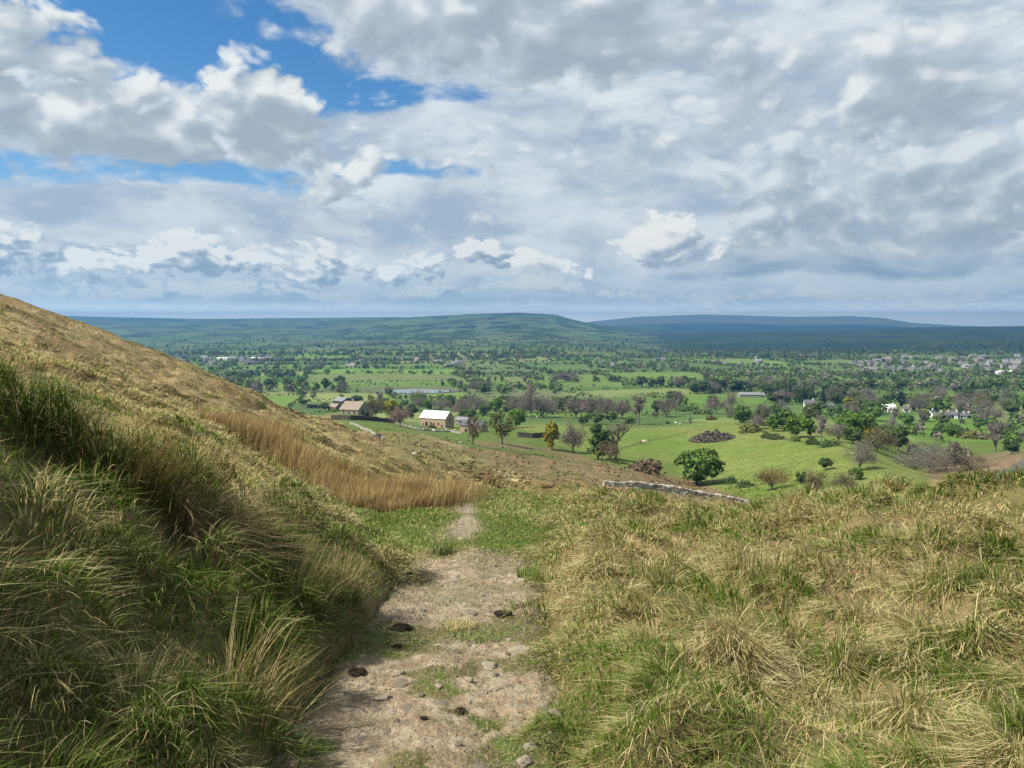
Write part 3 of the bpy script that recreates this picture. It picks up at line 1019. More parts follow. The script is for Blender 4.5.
parts_ = []
bank = (side < 0) & ~hillside
right = side > 0
nbf = lambda r: np.clip(600 * (r / 3.0) ** -.62, 46, 640)
tufts('tussock_grass', bank, nbf, .20, .0038, .31, .9, -.55, 1.6, .3, 'bank')
tufts('tussock_grass', right & ~hummock, nbf, .19, .0037, .54, .85, 3.6, 1.4, 1.0, 'right')
tufts('hummock_grass', right & hummock, nbf, .11, .0036, .34, .8, 3.6, 1.4, 1.0, 'hummock')
tufts('hill_grass', hillside & (tr_ < 400), nbf, .17, .0042, .82, .9, -.9, 1.2, .8, 'hill')
seen_ = {}
lab_ = {'hummock': 'short yellow green grass on the rounded hummock right of the turf', 'bank': 'long drooping green and straw tussock grass on the shaded bank left of the path', 'right': 'pale straw tipped tussock grass on the sunlit mound right of the path', 'hill': 'dry straw coloured moor grass on the open hillside beyond the bank'}
for nm, lk, me in parts_:
    o = link(nm, me); tag(o, lab_[lk], 'grass', kind='stuff')

# thin filling between the tufts, and the short turf of the flat place
n = 150000
a = gr.uniform(R(-60), R(60), n); r = np.exp(gr.uniform(math.log(1.4), math.log(24), n))
x, y = r * np.sin(a), r * np.cos(a)
d = x - path_x(y)
k = (np.abs(d) > .58 + .11 * fbm(y / .5, np.sign(d) * 5, 91, 3) - np.where(d > 0, .20, .06) * ss(5.2, 7.8, y)) & ~((np.abs(x + .75) < 1.6) & (y > 7.4) & (y < 16))
x, y, r = x[k], y[k], r[k]; n = len(x)
s = gr.uniform(0, 1, n) < np.where(x < path_x(y), .25, .55)
c1 = np.where(s[:, None], G_STRAW, G_GREEN) * gr.uniform(.7, 1.2, n)[:, None]
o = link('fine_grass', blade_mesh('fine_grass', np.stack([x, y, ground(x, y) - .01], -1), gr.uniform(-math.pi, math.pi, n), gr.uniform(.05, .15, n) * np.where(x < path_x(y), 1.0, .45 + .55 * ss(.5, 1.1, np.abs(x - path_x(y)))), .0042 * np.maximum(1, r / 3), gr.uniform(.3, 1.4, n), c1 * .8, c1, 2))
tag(o, 'fine thin grass growing between the tussocks beside the path', 'grass', kind='stuff')
n = 52000
y = 7.3 + 9.5 * gr.uniform(0, 1, n) ** 1.1; x = -.6 + .1 * (y - 8) + gr.uniform(-2.2, 2.2, n)
xc = np.interp(y, [8.5, 10.5, 12, 14, 17, 25], [-.55, -.62, -.72, -.55, -.1, 1.2])
bare = np.exp(-((x - xc) / np.interp(y, [8, 10, 12, 18], [.42, .20, .15, .18])) ** 2) * ss(8.6, 9.2, y)
k = (np.abs(x + .75 - .1 * (y - 8)) < 1.75 + .4 * fbm(x / 1.5, y / 1.5, 111, 2)) & (gr.uniform(0, 1, n) > bare * 1.0) & ((y > 8.3) | (gr.uniform(0, 1, n) < ss(7.3, 8.4, y) + .5 * ss(.45, .7, np.abs(x - path_x(y)))))
x, y = x[k], y[k]; n = len(x)
s = gr.uniform(0, 1, n) < .24 + .4 * ss(0, .6, fbm(x / .8, y / .8, 131, 3))
c1 = np.where(s[:, None], .6 * G_STRAW + .4 * G_TURF, G_TURF) * gr.uniform(.6, 1.25, n)[:, None] * (1 + .25 * fbm(x / .6, y / .6, 132, 2))[:, None]
zz = np.where(y < 8.35, np.maximum(track_z(x, y), ground(x, y)), ground(x, y))
o = link('turf', blade_mesh('turf', np.stack([x, y, zz - .005], -1), gr.uniform(-math.pi, math.pi, n), gr.uniform(.03, .075, n), .0055 * np.hypot(x, y) / 5, gr.uniform(.3, 1.3, n), c1 * .85, c1, 2))
tag(o, 'short bright green turf where the path runs into the saddle', 'grass', kind='stuff')
# moss and sprigs on the track
n = 34000
y = gr.uniform(1.2, 8.4, n); sx = gr.uniform(-.72, .72, n); x = sx + path_x(y)
ii = np.clip(np.round((sx - ps[0]) / (ps[1] - ps[0])).astype(int), 0, len(ps) - 1); jj = np.clip(np.searchsorted(pyy, y), 0, len(pyy) - 1)
k = gr.uniform(0, 1, n) < moss[ii, jj] ** 1.6 * .9 + .03
x, y = x[k], y[k]; n = len(x)
c1 = np.where((gr.uniform(0, 1, n) < .45)[:, None], G_STRAW * .8, G_TURF * .9) * gr.uniform(.6, 1.2, n)[:, None]
o = link('sprig_grass', blade_mesh('sprig_grass', np.stack([x, y, track_z(x, y) - .004], -1), gr.uniform(-math.pi, math.pi, n), gr.uniform(.015, .05, n), np.full(n, .004), gr.uniform(.5, 1.6, n), c1 * .8, c1, 2))
tag(o, 'sparse worn grass and moss patches on the trodden path', 'grass', kind='stuff')

# the bed of brown rushes on the hillside
n = 46000
bp = at(*np.array([(215, 425), (280, 458), (335, 490), (380, 510), (415, 508), (440, 499)], float).T)
u = gr.uniform(0, 1, n)
ctr_x = np.interp(u, np.linspace(0, 1, 6), bp[:, 0]); ctr_y = np.interp(u, np.linspace(0, 1, 6), bp[:, 1])
up_ = np.abs(gr.normal(0, 1.0, n))
x = ctr_x + gr.normal(0, .4, n) - .25 * up_; y = ctr_y + up_ * (1.3 + .26 * np.abs(ctr_x)) - .2
keep = fbm(x / 1.3, y / 1.8, 141, 3) > -.25 + .55 * ss(.5, 2.0, up_) - .35 * ss(.5, 1, u)
x, y, up_ = x[keep], y[keep], up_[keep]; n = len(x)
z = ground(x, y)
k2 = gr.uniform(0, 1, n)
c1 = np.where((k2 < .30)[:, None], G_RUST, np.where((k2 < .78)[:, None], G_STRAW * .85, G_DEAD)) * gr.uniform(.7, 1.25, n)[:, None]
hgt = gr.uniform(.20, .56, n) * (1 + .45 * fbm(x / .9, y / .9, 142, 3))
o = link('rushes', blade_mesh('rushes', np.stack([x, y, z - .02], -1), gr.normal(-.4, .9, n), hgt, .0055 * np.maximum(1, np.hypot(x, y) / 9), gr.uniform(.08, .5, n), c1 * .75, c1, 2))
tag(o, 'dense stand of dry rust brown rushes on the hillside above the turf', 'rushes', kind='stuff')

# clumps of rush one can tell apart
def rush_clump(px, py, n, h, rad, lean, droop, mix, label, name='rush_clump', cat='rush clump', dz=0.0, wd=.0045, rmin=0):
    b = at(px, py, rmin)[0]
    g = np.random.default_rng(int(px * 7 + py))
    a = g.uniform(0, 2 * math.pi, n); q = np.sqrt(g.uniform(0, 1, n)) * rad
    x, y = q * np.cos(a), q * np.sin(a)
    z = ground(x + b[0], y + b[1]) - b[2] - .02
    c = np.array(mix[0])[None] + (np.array(mix[1]) - np.array(mix[0]))[None] * g.uniform(0, 1, n)[:, None]
    c = np.where((g.uniform(0, 1, n) < mix[2])[:, None], np.array(mix[3])[None], c) * g.uniform(.7, 1.2, n)[:, None]
    ln = np.arctan2(np.sin(a) * q / rad * .8 + math.sin(lean) + g.normal(0, .35, n), np.cos(a) * q / rad * .8 + math.cos(lean) + g.normal(0, .35, n))
    o = link(name, blade_mesh(name, np.stack([x, y, z], -1), ln, h * g.uniform(.5, 1.15, n), np.full(n, wd) * max(1, np.hypot(b[0], b[1]) / 5), droop * g.uniform(.4, 1.5, n), c * .7, c, 4), None, tuple(b))
    tag(o, label, cat)
    return o


DKG = (.05, .085, .02); RUS = (.20, .13, .05); LGT = (.45, .36, .19); BRN = (.22, .15, .085); GRN = (.10, .16, .03)
rush_clump(40, 430, 380, .48, .22, -.5, .55, (DKG, GRN, .12, LGT), 'tall dark green rush clump on the crest of the bank at far left')
rush_clump(95, 470, 340, .50, .20, -.6, .8, (DKG, RUS, .2, LGT), 'rush clump with long arching pale stems, second along the bank crest')
rush_clump(150, 505, 440, .56, .20, .6, .5, (DKG, RUS, .25, RUS), 'upright clump of dark green rushes with reddish tips on the bank')
rush_clump(215, 540, 440, .66, .24, -.4, 1.5, (BRN, LGT, .3, (.12, .08, .05)), 'fallen mat of dead grey brown rush stems on the bank')
rush_clump(205, 480, 260, .46, .18, .8, .5, (DKG, RUS, .3, LGT), 'rusty rush clump behind the fallen dead stems')
rush_clump(305, 612, 260, .52, .14, .4, .5, (GRN, RUS, .3, LGT), 'olive rush clump low on the bank close to the path')
rush_clump(345, 600, 180, .42, .12, .9, .6, (GRN, RUS, .4, LGT), 'straw streaked rush clump at the foot of the bank')
rush_clump(255, 715, 200, .50, .14, .7, .6, (GRN, RUS, .4, LGT), 'reddish rush clump nearest to the camera on the bank')
rush_clump(441, 556, 220, .20, .10, .5, .5, (DKG, DKG, .1, LGT), 'small dark green rush tuft standing alone in the green turf', 'rush_tuft', 'rush tuft', 0, .004)
rush_clump(528, 580, 160, .20, .10, 1.2, .5, (GRN, G_TURF, .05, LGT), 'bright green leafy tuft at the right edge of the bare path', 'grass_tuft', 'grass tuft')
o = rush_clump(458, 628, 260, .10, .10, 1.2, .9, (GRN, LGT, .4, LGT), 'straw and green grass tuft growing in the middle of the path', 'grass_tuft', 'grass tuft')
_b = track_at(458, 628); o.location = _b

# ------------------------------------------------------------------ stones and dung on the track
m_stone = plain('pale_stone', (.25, .21, .155), .95, .5, 30, .05, .01)
m_dung = plain('dung', (.026, .021, .016), 1.0, .5, 70, .0, .01)
import bmesh


def lump_mesh(name, rx, ry, rz_, seed, mat, rough=.25, sub=3, facets=False):
    bm = bmesh.new(); bmesh.ops.create_icosphere(bm, subdivisions=sub, radius=1.0)
    v = np.array([q.co[:] for q in bm.verts])
    g = np.random.default_rng(seed)
    o1 = g.uniform(-9, 9, 3)
    d = 1 + rough * fbm(v[:, 0] * 1.3 + o1[0] + v[:, 2], v[:, 1] * 1.3 + o1[1] - v[:, 2], seed, 3) + .3 * rough * fbm(v[:, 0] * 4 + o1[0] - v[:, 2] * 3, v[:, 1] * 4 + o1[1], seed + 5, 2)
    v = v * d[:, None]
    if facets:                                                   # a few broken faces
        for _ in range(7):
            nrm = g.normal(0, 1, 3); nrm /= np.linalg.norm(nrm); h = g.uniform(.62, .9)
            dd = v @ nrm - h; v = v - np.where(dd > 0, dd, 0)[:, None] * nrm
    v = v * np.array([rx, ry, rz_])
    fc = np.array([[q.index for q in f.verts] for f in bm.faces]); bm.free()
    return mesh_np(name, v, None, mat, None, not facets, fc)


ST = [(392, 713, 12, 'whitish angular stone beside its dark dung pat on the left of the path'), (496, 690, 11, 'flat grey stone right of the mossy strip in the path'), (482, 695, 14, 'low split stone just left of the flat grey stone'), (490, 667, 20, 'largest pale stone set flat in the middle of the path'), (494, 676, 14, 'rough buff stone touching the largest set stone'), (438, 686, 8, 'small white stone in the green moss strip'), (381, 698, 16, 'long grey stone near the left edge of the path'), (398, 675, 12, 'buff stone set flush left of the path centre'), (511, 701, 9, 'small buff stone right of centre, upper of two'), (512, 708, 7, 'small buff stone right of centre, lower of two'), (530, 748, 16, 'grey stone at the lower right end of the path'), (509, 640, 8, 'lone white stone on the smooth earth below the lumpy dung'), (482, 601, 5, 'small pale stone on the smooth upper part of the path'), (453, 584, 6, 'brownish stone near the grassy head of the path'), (455, 649, 7, 'small upright stone under the grass tuft in the path'), (469, 680, 10, 'flush pale stone left of the largest set stone'), (521, 652, 20, 'broad flush slab near the right edge of the path'), (515, 679, 8, 'small stone at the right below the broad slab'), (520, 690, 14, 'thin flat stone near the right edge of the path'), (524, 762, 22, 'cluster stone cut by the lower edge of the photo')]
for i, (px, py, wpx, lab) in enumerate(ST):
    b = track_at(px, py); d = math.hypot(*b[:2]); s = wpx * d / FPX * .5 * 1.12
    o = link('stone', lump_mesh('stone', s, s * random.uniform(.6, .9), s * random.uniform(.30, .5), 300 + i, m_stone, .3, 3, True), None, (b[0], b[1], b[2] + s * .05), random.uniform(0, 6))
    tag(o, lab, 'stone')
n_small = 110
for i in range(n_small):
    y = 2.4 + 5.6 * random.random() ** 1.2; sx = random.uniform(-.6, .6); x = sx + float(path_x(y))
    s = random.uniform(.008, .024) * (1.3 if random.random() < .2 else 1)
    if i < 8: me_s = lump_mesh('stone', 1, .75, .5, 360 + i, m_stone, .3, 2, True); _sm = globals().setdefault('_sm', []); _sm.append(me_s)
    o = link('stone', _sm[i % 8], None, (x, y, float(track_z(x, y)) + s * .1), random.uniform(0, 6)); o.scale = (s, s, s)
    tag(o, 'small loose stone lying on the earth of the path', 'stone', 'small loose stones on the path')
for i in range(55):                                                # stones bedded flush in the track
    y = 2.5 + 4.6 * random.random(); sx = random.uniform(-.6, .6); x = sx + float(path_x(y)); s = random.uniform(.022, .065)
    o = link('stone', _sm[i % 8], None, (x, y, float(track_z(x, y)) - s * .10), random.uniform(0, 6)); o.scale = (s, s, s * .55)
    tag(o, 'flat stone bedded flush in the earth of the path', 'stone', 'stones bedded in the path')
# grit
n = 9000
y = 1.3 + 7.0 * gr.uniform(0, 1, n) ** 1.1; x = path_x(y) + gr.uniform(-.64, .64, n); s = .0028 * gr.uniform(.5, 2.2, n) * (1 + .12 * y)
oc = np.array([(1, 0, 0), (-1, 0, 0), (0, 1, 0), (0, -1, 0), (0, 0, 1), (0, 0, -1)], float)
vv = np.stack([x, y, track_z(x, y)], -1)[:, None] + oc[None] * s[:, None, None] * gr.uniform(.6, 1.3, (n, 6, 1))
tf = np.array([(0, 2, 4), (2, 1, 4), (1, 3, 4), (3, 0, 4), (2, 0, 5), (1, 2, 5), (3, 1, 5), (0, 3, 5)])
tf = (np.arange(n) * 6)[:, None, None] + tf[None]
o = link('gravel', mesh_np('gravel', vv.reshape(-1, 3), None, m_stone, None, False, tf.reshape(-1, 3)))
tag(o, 'scattered grit on the bare earth of the path', 'gravel', kind='stuff')
DG = [(461, 711, 17, .35, 'round black dung pat in the middle of the path, nearest to the camera'), (424, 718, 11, .35, 'small black dung pat beside the whitish stone'), (501, 615, 25, .5, 'lumpy dark dung heap on the smooth earth at the right of the path'), (400, 629, 24, .45, 'crumbled dark dung heap at the left edge of the path, farthest up'), (357, 673, 25, .3, 'flat black dung pat half under the bank grass'), (397, 647, 15, .25, 'thin dark dung smear between the two left heaps'), (425, 611, 4, .5, 'tiny dark dung pellet above the grass tuft of the path'), (538, 745, 7, .5, 'small dark dung lump at the lower right of the path')]
for i, (px, py, wpx, hh, lab) in enumerate(DG):
    b = track_at(px, py); d = math.hypot(*b[:2]); s = wpx * d / FPX * .36
    o = link('dung', lump_mesh('dung', s, s * .85, s * hh * .5, 400 + i, m_dung, .55 if hh > .4 else .32, 4), None, (b[0], b[1], b[2] + s * hh * .3), random.uniform(0, 6))
    tag(o, lab, 'dung')


# ------------------------------------------------------------------ trees: a few of each kind, then copies of trunk and crown
m_leaf = leaf_mat('leaves', True, 0.28)
m_bark = plain('bark', (.085, .070, .055), .9, .35, 1.5)
m_bark_pale = plain('bark_grey', (.15, .13, .11), .9, .35, 1.5)


def tube(path, radii, k=6):
    """rings round a polyline -> verts, quads"""
    path = np.asarray(path, float); n = len(path)
    vs = []
    for i in range(n):
        d = path[min(i + 1, n - 1)] - path[max(i - 1, 0)]; d /= np.linalg.norm(d) + 1e-9
        a = np.cross(d, [0.3, 0.9, 0.1]); a /= np.linalg.norm(a) + 1e-9; b = np.cross(d, a)
        t = np.arange(k) / k * 2 * math.pi
        vs.append(path[i] + radii[i] * (np.cos(t)[:, None] * a + np.sin(t)[:, None] * b))
    q = [[i * k + j, i * k + (j + 1) % k, (i + 1) * k + (j + 1) % k, (i + 1) * k + j] for i in range(n - 1) for j in range(k)]
    return np.concatenate(vs), np.array(q)


class Acc:
    def __init__(s): s.v = []; s.q = []; s.c = []; s.n = 0

    def add(s, v, q, c=None):
        s.v.append(v); s.q.append(np.asarray(q) + s.n); s.n += len(v)
        s.c.append(np.tile(np.asarray(c if c is not None else (1, 1, 1), float), (len(v), 1)) if np.ndim(c) < 2 else c)

    def mesh(s, name, mat, smooth=False, cols=True):
        return mesh_np(name, np.concatenate(s.v), np.concatenate(s.q), mat, np.concatenate(s.c) if cols else None, smooth)


def leaf_quads(ctr, nrm, size, g, cvar=.35, col=None):
    """one small bent leaf spray (a quad) per point"""
    n = len(ctr)
    nrm = nrm + g.normal(0, .55, (n, 3)); nrm /= np.linalg.norm(nrm, axis=1, keepdims=True) + 1e-9
    a = np.cross(nrm, g.normal(0, 1, (n, 3))); a /= np.linalg.norm(a, axis=1, keepdims=True) + 1e-9
    b = np.cross(nrm, a)
    s = size * g.uniform(.6, 1.3, n)
    s1 = (s * g.uniform(.6, 1.1, n))[:, None]; s = s[:, None]
    v = np.stack([ctr - a * s - b * s1 * .5, ctr + a * s * .3 - b * s1, ctr + a * s + b * s1 * .4, ctr - a * s * .2 + b * s1 + nrm * s * .25], 1)
    c = g.uniform(1 - cvar, 1 + cvar, (n, 1)) * np.array([[1, 1, 1]]) * (1 + g.normal(0, .08, (n, 3)))
    if col is not None: c = c * np.asarray(col)
    return v.reshape(-1, 3), (np.arange(n) * 4)[:, None] + np.arange(4)[None], np.repeat(c, 4, 0)


def leafy_protos(seed, h=12.0, rx=5.2, crown_lo=1.5, lobes=20, per=95, leaf=.52, top=1.0, dense=True):
    g = np.random.default_rng(seed)
    tr = Acc(); cr = Acc()
    bend = g.normal(0, .25, 2)
    tp = [np.array([bend[0] * t * t * 2, bend[1] * t * t * 2, h * .72 * t]) for t in np.linspace(0, 1, 6)]
    v, q = tube(tp, [h * .032, h * .024, h * .02, h * .015, h * .009, h * .004]); tr.add(v, q)
    cz = (crown_lo + h) / 2; rz_ = (h - crown_lo) / 2
    C = []
    for i in range(lobes):
        for _ in range(40):
            p = g.uniform(-1, 1, 3)
            rr = np.linalg.norm(p * np.array([1, 1, 1 if p[2] > 0 else top]))
            if .35 < rr < .82: break
        C.append(np.array([p[0] * rx, p[1] * rx, cz + p[2] * rz_]))
    for c in C:
        z0 = max(h * .16, min(c[2] - h * .18, h * .5)); b0 = np.array([bend[0] * (z0 / h) ** 2 * 2, bend[1] * (z0 / h) ** 2 * 2, z0])
        m = (b0 + c) / 2 + np.array([0, 0, -.05 * h])
        v, q = tube([b0, m, c], [h * .012, h * .008, h * .003], 4); tr.add(v, q)
        lr = g.uniform(.26, .42) * rx
        n = int(per * g.uniform(.7, 1.3))
        d = g.normal(0, 1, (n, 3)); d /= np.linalg.norm(d, axis=1, keepdims=True)
        k = d[:, 2] > -.75 ; d = d[k]
        pos = c + d * lr * g.uniform(.55, 1.12, (len(d), 1)) * np.array([1, 1, .82])
        tone = g.uniform(.78, 1.2)
        v, q, cc = leaf_quads(pos, d, leaf, g); cr.add(v, q, cc * tone)
    return tr.mesh('trunk', m_bark, True, False), cr.mesh('crown', m_leaf)


def bare_protos(seed, h=12.0, rx=5.0, twigs=1500, fuzz=260, fork=.22):
    g = np.random.default_rng(seed)
    tr = Acc(); tips = []

    def grow(p, d, L, r, lev):
        pts = [p]; q = p.copy(); dd = d.copy()
        for i in range(3):
            dd = dd + g.normal(0, .16, 3) + np.array([0, 0, .06]); dd /= np.linalg.norm(dd)
            q = q + dd * L / 3; pts.append(q.copy())
        v, f = tube(pts, [r, r * .85, r * .7, r * .55], 5 if lev < 2 else 3); tr.add(v, f)
        if lev >= 3: tips.append((pts[1], pts[3], dd)); return
        for i in range(g.integers(3, 5)):
            a = g.normal(0, 1, 3); a[2] = abs(a[2]) * .5; nd = dd * .75 + a / np.linalg.norm(a) * .85; nd /= np.linalg.norm(nd)
            base = pts[g.integers(1, 4)]
            grow(base.copy(), nd, L * g.uniform(.58, .8), r * .55, lev + 1)
    grow(np.zeros(3), np.array([0, 0, 1.0]), h * .33, h * .034, 0)
    T = np.array([t[1] for t in tips]); B = np.array([t[0] for t in tips]); D = np.array([t[2] for t in tips])
    # fit to the wanted height and spread
    allv = np.concatenate(tr.v); sz = h * .93 / allv[:, 2].max(); sx = rx * .9 / np.percentile(np.hypot(allv[:, 0], allv[:, 1]), 97)
    k = np.array([sx, sx, sz])
    tr.v = [v * np.where(v[:, 2:3] > h * .12, k, np.array([1, 1, sz])) for v in tr.v]
    T = T * k; B = B * k
    i = g.integers(0, len(T), twigs)
    t = g.uniform(0, 1, (twigs, 1)); p0 = B[i] * (1 - t) + T[i] * t
    d = D[i] * .6 + g.normal(0, .7, (twigs, 3)) + np.array([0, 0, .25]); d /= np.linalg.norm(d, axis=1, keepdims=True)
    L = g.uniform(.05, .13, (twigs, 1)) * h
    w = np.cross(d, g.normal(0, 1, (twigs, 3))); w /= np.linalg.norm(w, axis=1, keepdims=True) + 1e-9
    hw = .0042 * h * g.uniform(.6, 1.2, (twigs, 1))
    v = np.stack([p0 - w * hw, p0 + w * hw, p0 + d * L + w * hw * .4, p0 + d * L - w * hw * .4], 1).reshape(-1, 3)
    cr = Acc(); cr.add(v, (np.arange(twigs) * 4)[:, None] + np.arange(4)[None], np.repeat(g.uniform(.7, 1.3, (twigs, 1)) * np.ones((1, 3)), 4, 0))
    if fuzz:
        i = g.integers(0, len(T), fuzz); pos = T[i] + g.normal(0, .045 * h, (fuzz, 3))
        v, q, cc = leaf_quads(pos, g.normal(0, 1, (fuzz, 3)), .022 * h, g); cr.add(v, q, cc * 1.15)
    return tr.mesh('trunk', m_bark_pale, True, False), cr.mesh('crown', m_leaf)


def dome_protos(seed, h=12.0, rx=5.4, lo=.8, twigs=3000, fuzz=700):
    """a leafless round head: limbs fanning out of a short trunk into a cloud of fine twigs"""
    g = np.random.default_rng(seed)
    tr = Acc(); cr = Acc()
    v, q = tube([np.zeros(3), np.array([.1, 0, h * .14]), np.array([.15, .05, h * .3])], [h * .034, h * .026, h * .02]); tr.add(v, q)
    cz = lo + (h - lo) * .42
    tips = []
    for i in range(16):
        d = g.normal(0, 1, 3); d[2] = abs(d[2]) * .9 - .15; d /= np.linalg.norm(d)
        rad = (1 + .22 * g.normal()) * .92
        e = np.array([d[0] * rx * rad, d[1] * rx * rad, cz + d[2] * (h - cz) * min(rad, 1.08) if d[2] > 0 else cz + d[2] * (cz - lo)])
        b0 = np.array([.12, .03, h * g.uniform(.10, .28)]); m = b0 * .45 + e * .55 + np.array([0, 0, .04 * h]) + g.normal(0, .3, 3)
        v, q = tube([b0, m, e], [h * .013, h * .008, h * .002], 4); tr.add(v, q); tips.append((b0, m, e))
    i = g.integers(0, 16, twigs); t = g.uniform(.35, 1.0, (twigs, 1)) ** .7
    B = np.array([t_[0] for t_ in tips]); M = np.array([t_[1] for t_ in tips]); E = np.array([t_[2] for t_ in tips])
    p0 = ((1 - t) ** 2 * B[i] + 2 * t * (1 - t) * M[i] + t * t * E[i]) + g.normal(0, 1, (twigs, 3)) * np.array([rx * .20, rx * .20, h * .085])
    d = p0 - np.array([0, 0, cz * .55]); d /= np.linalg.norm(d, axis=1, keepdims=True); d = d + g.normal(0, .5, (twigs, 3)); d /= np.linalg.norm(d, axis=1, keepdims=True)
    L = g.uniform(.04, .10, (twigs, 1)) * h
    w = np.cross(d, g.normal(0, 1, (twigs, 3))); w /= np.linalg.norm(w, axis=1, keepdims=True) + 1e-9
    hw = .0045 * h * g.uniform(.5, 1.2, (twigs, 1))
    v = np.stack([p0 - w * hw, p0 + w * hw, p0 + d * L + w * hw * .4, p0 + d * L - w * hw * .4], 1).reshape(-1, 3)
    v[:, 2] = np.maximum(v[:, 2], .3)
    cr.add(v, (np.arange(twigs) * 4)[:, None] + np.arange(4)[None], np.repeat(g.uniform(.65, 1.35, (twigs, 1)) * np.ones((1, 3)), 4, 0))
    j = g.integers(0, twigs, fuzz); pos = p0[j] + d[j] * L[j]; pos[:, 2] = np.maximum(pos[:, 2], .4)
    v, q, cc = leaf_quads(pos, d[j], .024 * h, g); cr.add(v, q, cc * 1.1)
    return tr.mesh('trunk', m_bark_pale, True, False), cr.mesh('crown', m_leaf)


def conifer_protos(seed, h=14.0, rx=3.0):
    g = np.random.default_rng(seed)
    tr = Acc(); v, q = tube([np.array([0, 0, h * t]) for t in (0, .5, .97)], [h * .02, h * .012, .03]); tr.add(v, q)
    cr = Acc(); n = 1100
    t = g.uniform(.06, 1, n) ** .8; a = g.uniform(0, 2 * math.pi, n)
    rr = rx * (1.04 - t) * (.55 + .5 * np.abs(np.sin(t * 26 + a))) * g.uniform(.5, 1.05, n)
    pos = np.stack([rr * np.cos(a), rr * np.sin(a), h * t], -1)
    v, q, cc = leaf_quads(pos, np.stack([np.cos(a), np.sin(a), .3 + 0 * a], -1), .42, g); cr.add(v, q, cc)
    return tr.mesh('trunk', m_bark, True, False), cr.mesh('crown', m_leaf)


def bush_proto(seed, h=3.0, rx=2.4, n=420, leaf=.30):
    g = np.random.default_rng(seed)
    d = g.normal(0, 1, (n, 3)); d[:, 2] = np.abs(d[:, 2]); d /= np.linalg.norm(d, axis=1, keepdims=True)
    lump = 1 + .28 * fbm(d[:, 0] * 2 + seed, d[:, 1] * 2 + d[:, 2] * 2, seed, 3)
    pos = d * np.array([rx, rx, h]) * (lump * g.uniform(.62, 1.0, n))[:, None]
    pos[:, 2] = np.maximum(pos[:, 2] * .92, .08)
    cr = Acc(); v, q, cc = leaf_quads(pos, d, leaf, g); cr.add(v, q, cc)
    return cr.mesh('bush', m_leaf)


PROTO = {
    'leafy': [leafy_protos(1), leafy_protos(2, 12, 5.2, 1.2, 19), leafy_protos(3, 12, 6.2, 1.4, 23), leafy_protos(4, 12, 4.8, 1.2, 18)],
    'oak': [leafy_protos(21, 12, 7.2, .5, 52, 120, .55), leafy_protos(22, 12, 6.6, .6, 44, 110, .52)],
    'tall': [leafy_protos(31, 12, 3.7, .4, 24, 85, .42), leafy_protos(32, 12, 3.4, .5, 22, 80, .42)],
    'thin': [leafy_protos(41, 12, 4.4, 3.2, 15, 34, .40), leafy_protos(42, 12, 5.2, 2.6, 18, 36, .40)],
    'bare': [bare_protos(51), bare_protos(52, 12, 5.6), bare_protos(53, 12, 4.2), bare_protos(54, 12, 6.2, 1700)],
    'haze': [dome_protos(61), dome_protos(62, 12, 4.8, .8), dome_protos(63, 12, 6.0, 1.0)],
    'scrub': [dome_protos(65, 12, 10.5, .2, 3600, 900), dome_protos(66, 12, 9.0, .2, 3400, 900)],
    'conifer': [conifer_protos(71), conifer_protos(72, 14, 3.6)],
    'bush': [bush_proto(81), bush_proto(82, 2.6, 3.0), bush_proto(83, 3.2, 2.0)],
}
PH = {'conifer': 14.0, 'bush': 3.0}
TINT = {
    'green': (.108, .168, .036), 'bright': (.125, .205, .030), 'dark': (.068, .104, .034), 'olive': (.120, .120, .040), 'yellow': (.260, .240, .028), 'gold': (.235, .190, .030),
    'mauve': (.168, .142, .118), 'grey': (.165, .152, .120), 'brown': (.135, .105, .060), 'pink': (.240, .155, .130), 'russet': (.170, .105, .045), 'pine': (.026, .050, .026), 'sage': (.125, .150, .065), 'mid': (.096, .138, .042),
}
trng = random.Random(9)


def plant(kind, x, y, h, tint, label, group=None, wide=1.0):
    z = float(ground(x, y)) - .12
    pr = PROTO[kind][trng.randrange(len(PROTO[kind]))]
    s = h / PH.get(kind, 12.0)
    j = trng.uniform(.88, 1.14)
    col = tuple(c * j * trng.uniform(.95, 1.06) for c in TINT[tint]) + (1.0,)
    if kind == 'bush':
        o = link('bush', pr, None, (x, y, z), trng.uniform(0, 6.28)); o.scale = (s * wide, s * wide, s); o.color = col
        return tag(o, label, 'bush', group)
    nm = {'conifer': 'conifer_tree', 'bare': 'bare_tree', 'haze': 'bare_tree', 'scrub': 'bare_tree'}.get(kind, 'leafy_tree')
    r = empty(nm, (x, y, z), trng.uniform(0, 6.28)); r.scale = (s * wide, s * wide, s)
    tag(r, label, 'tree', group)
    link('trunk', pr[0], r)
    c = link('crown', pr[1], r); c.color = col
    return r


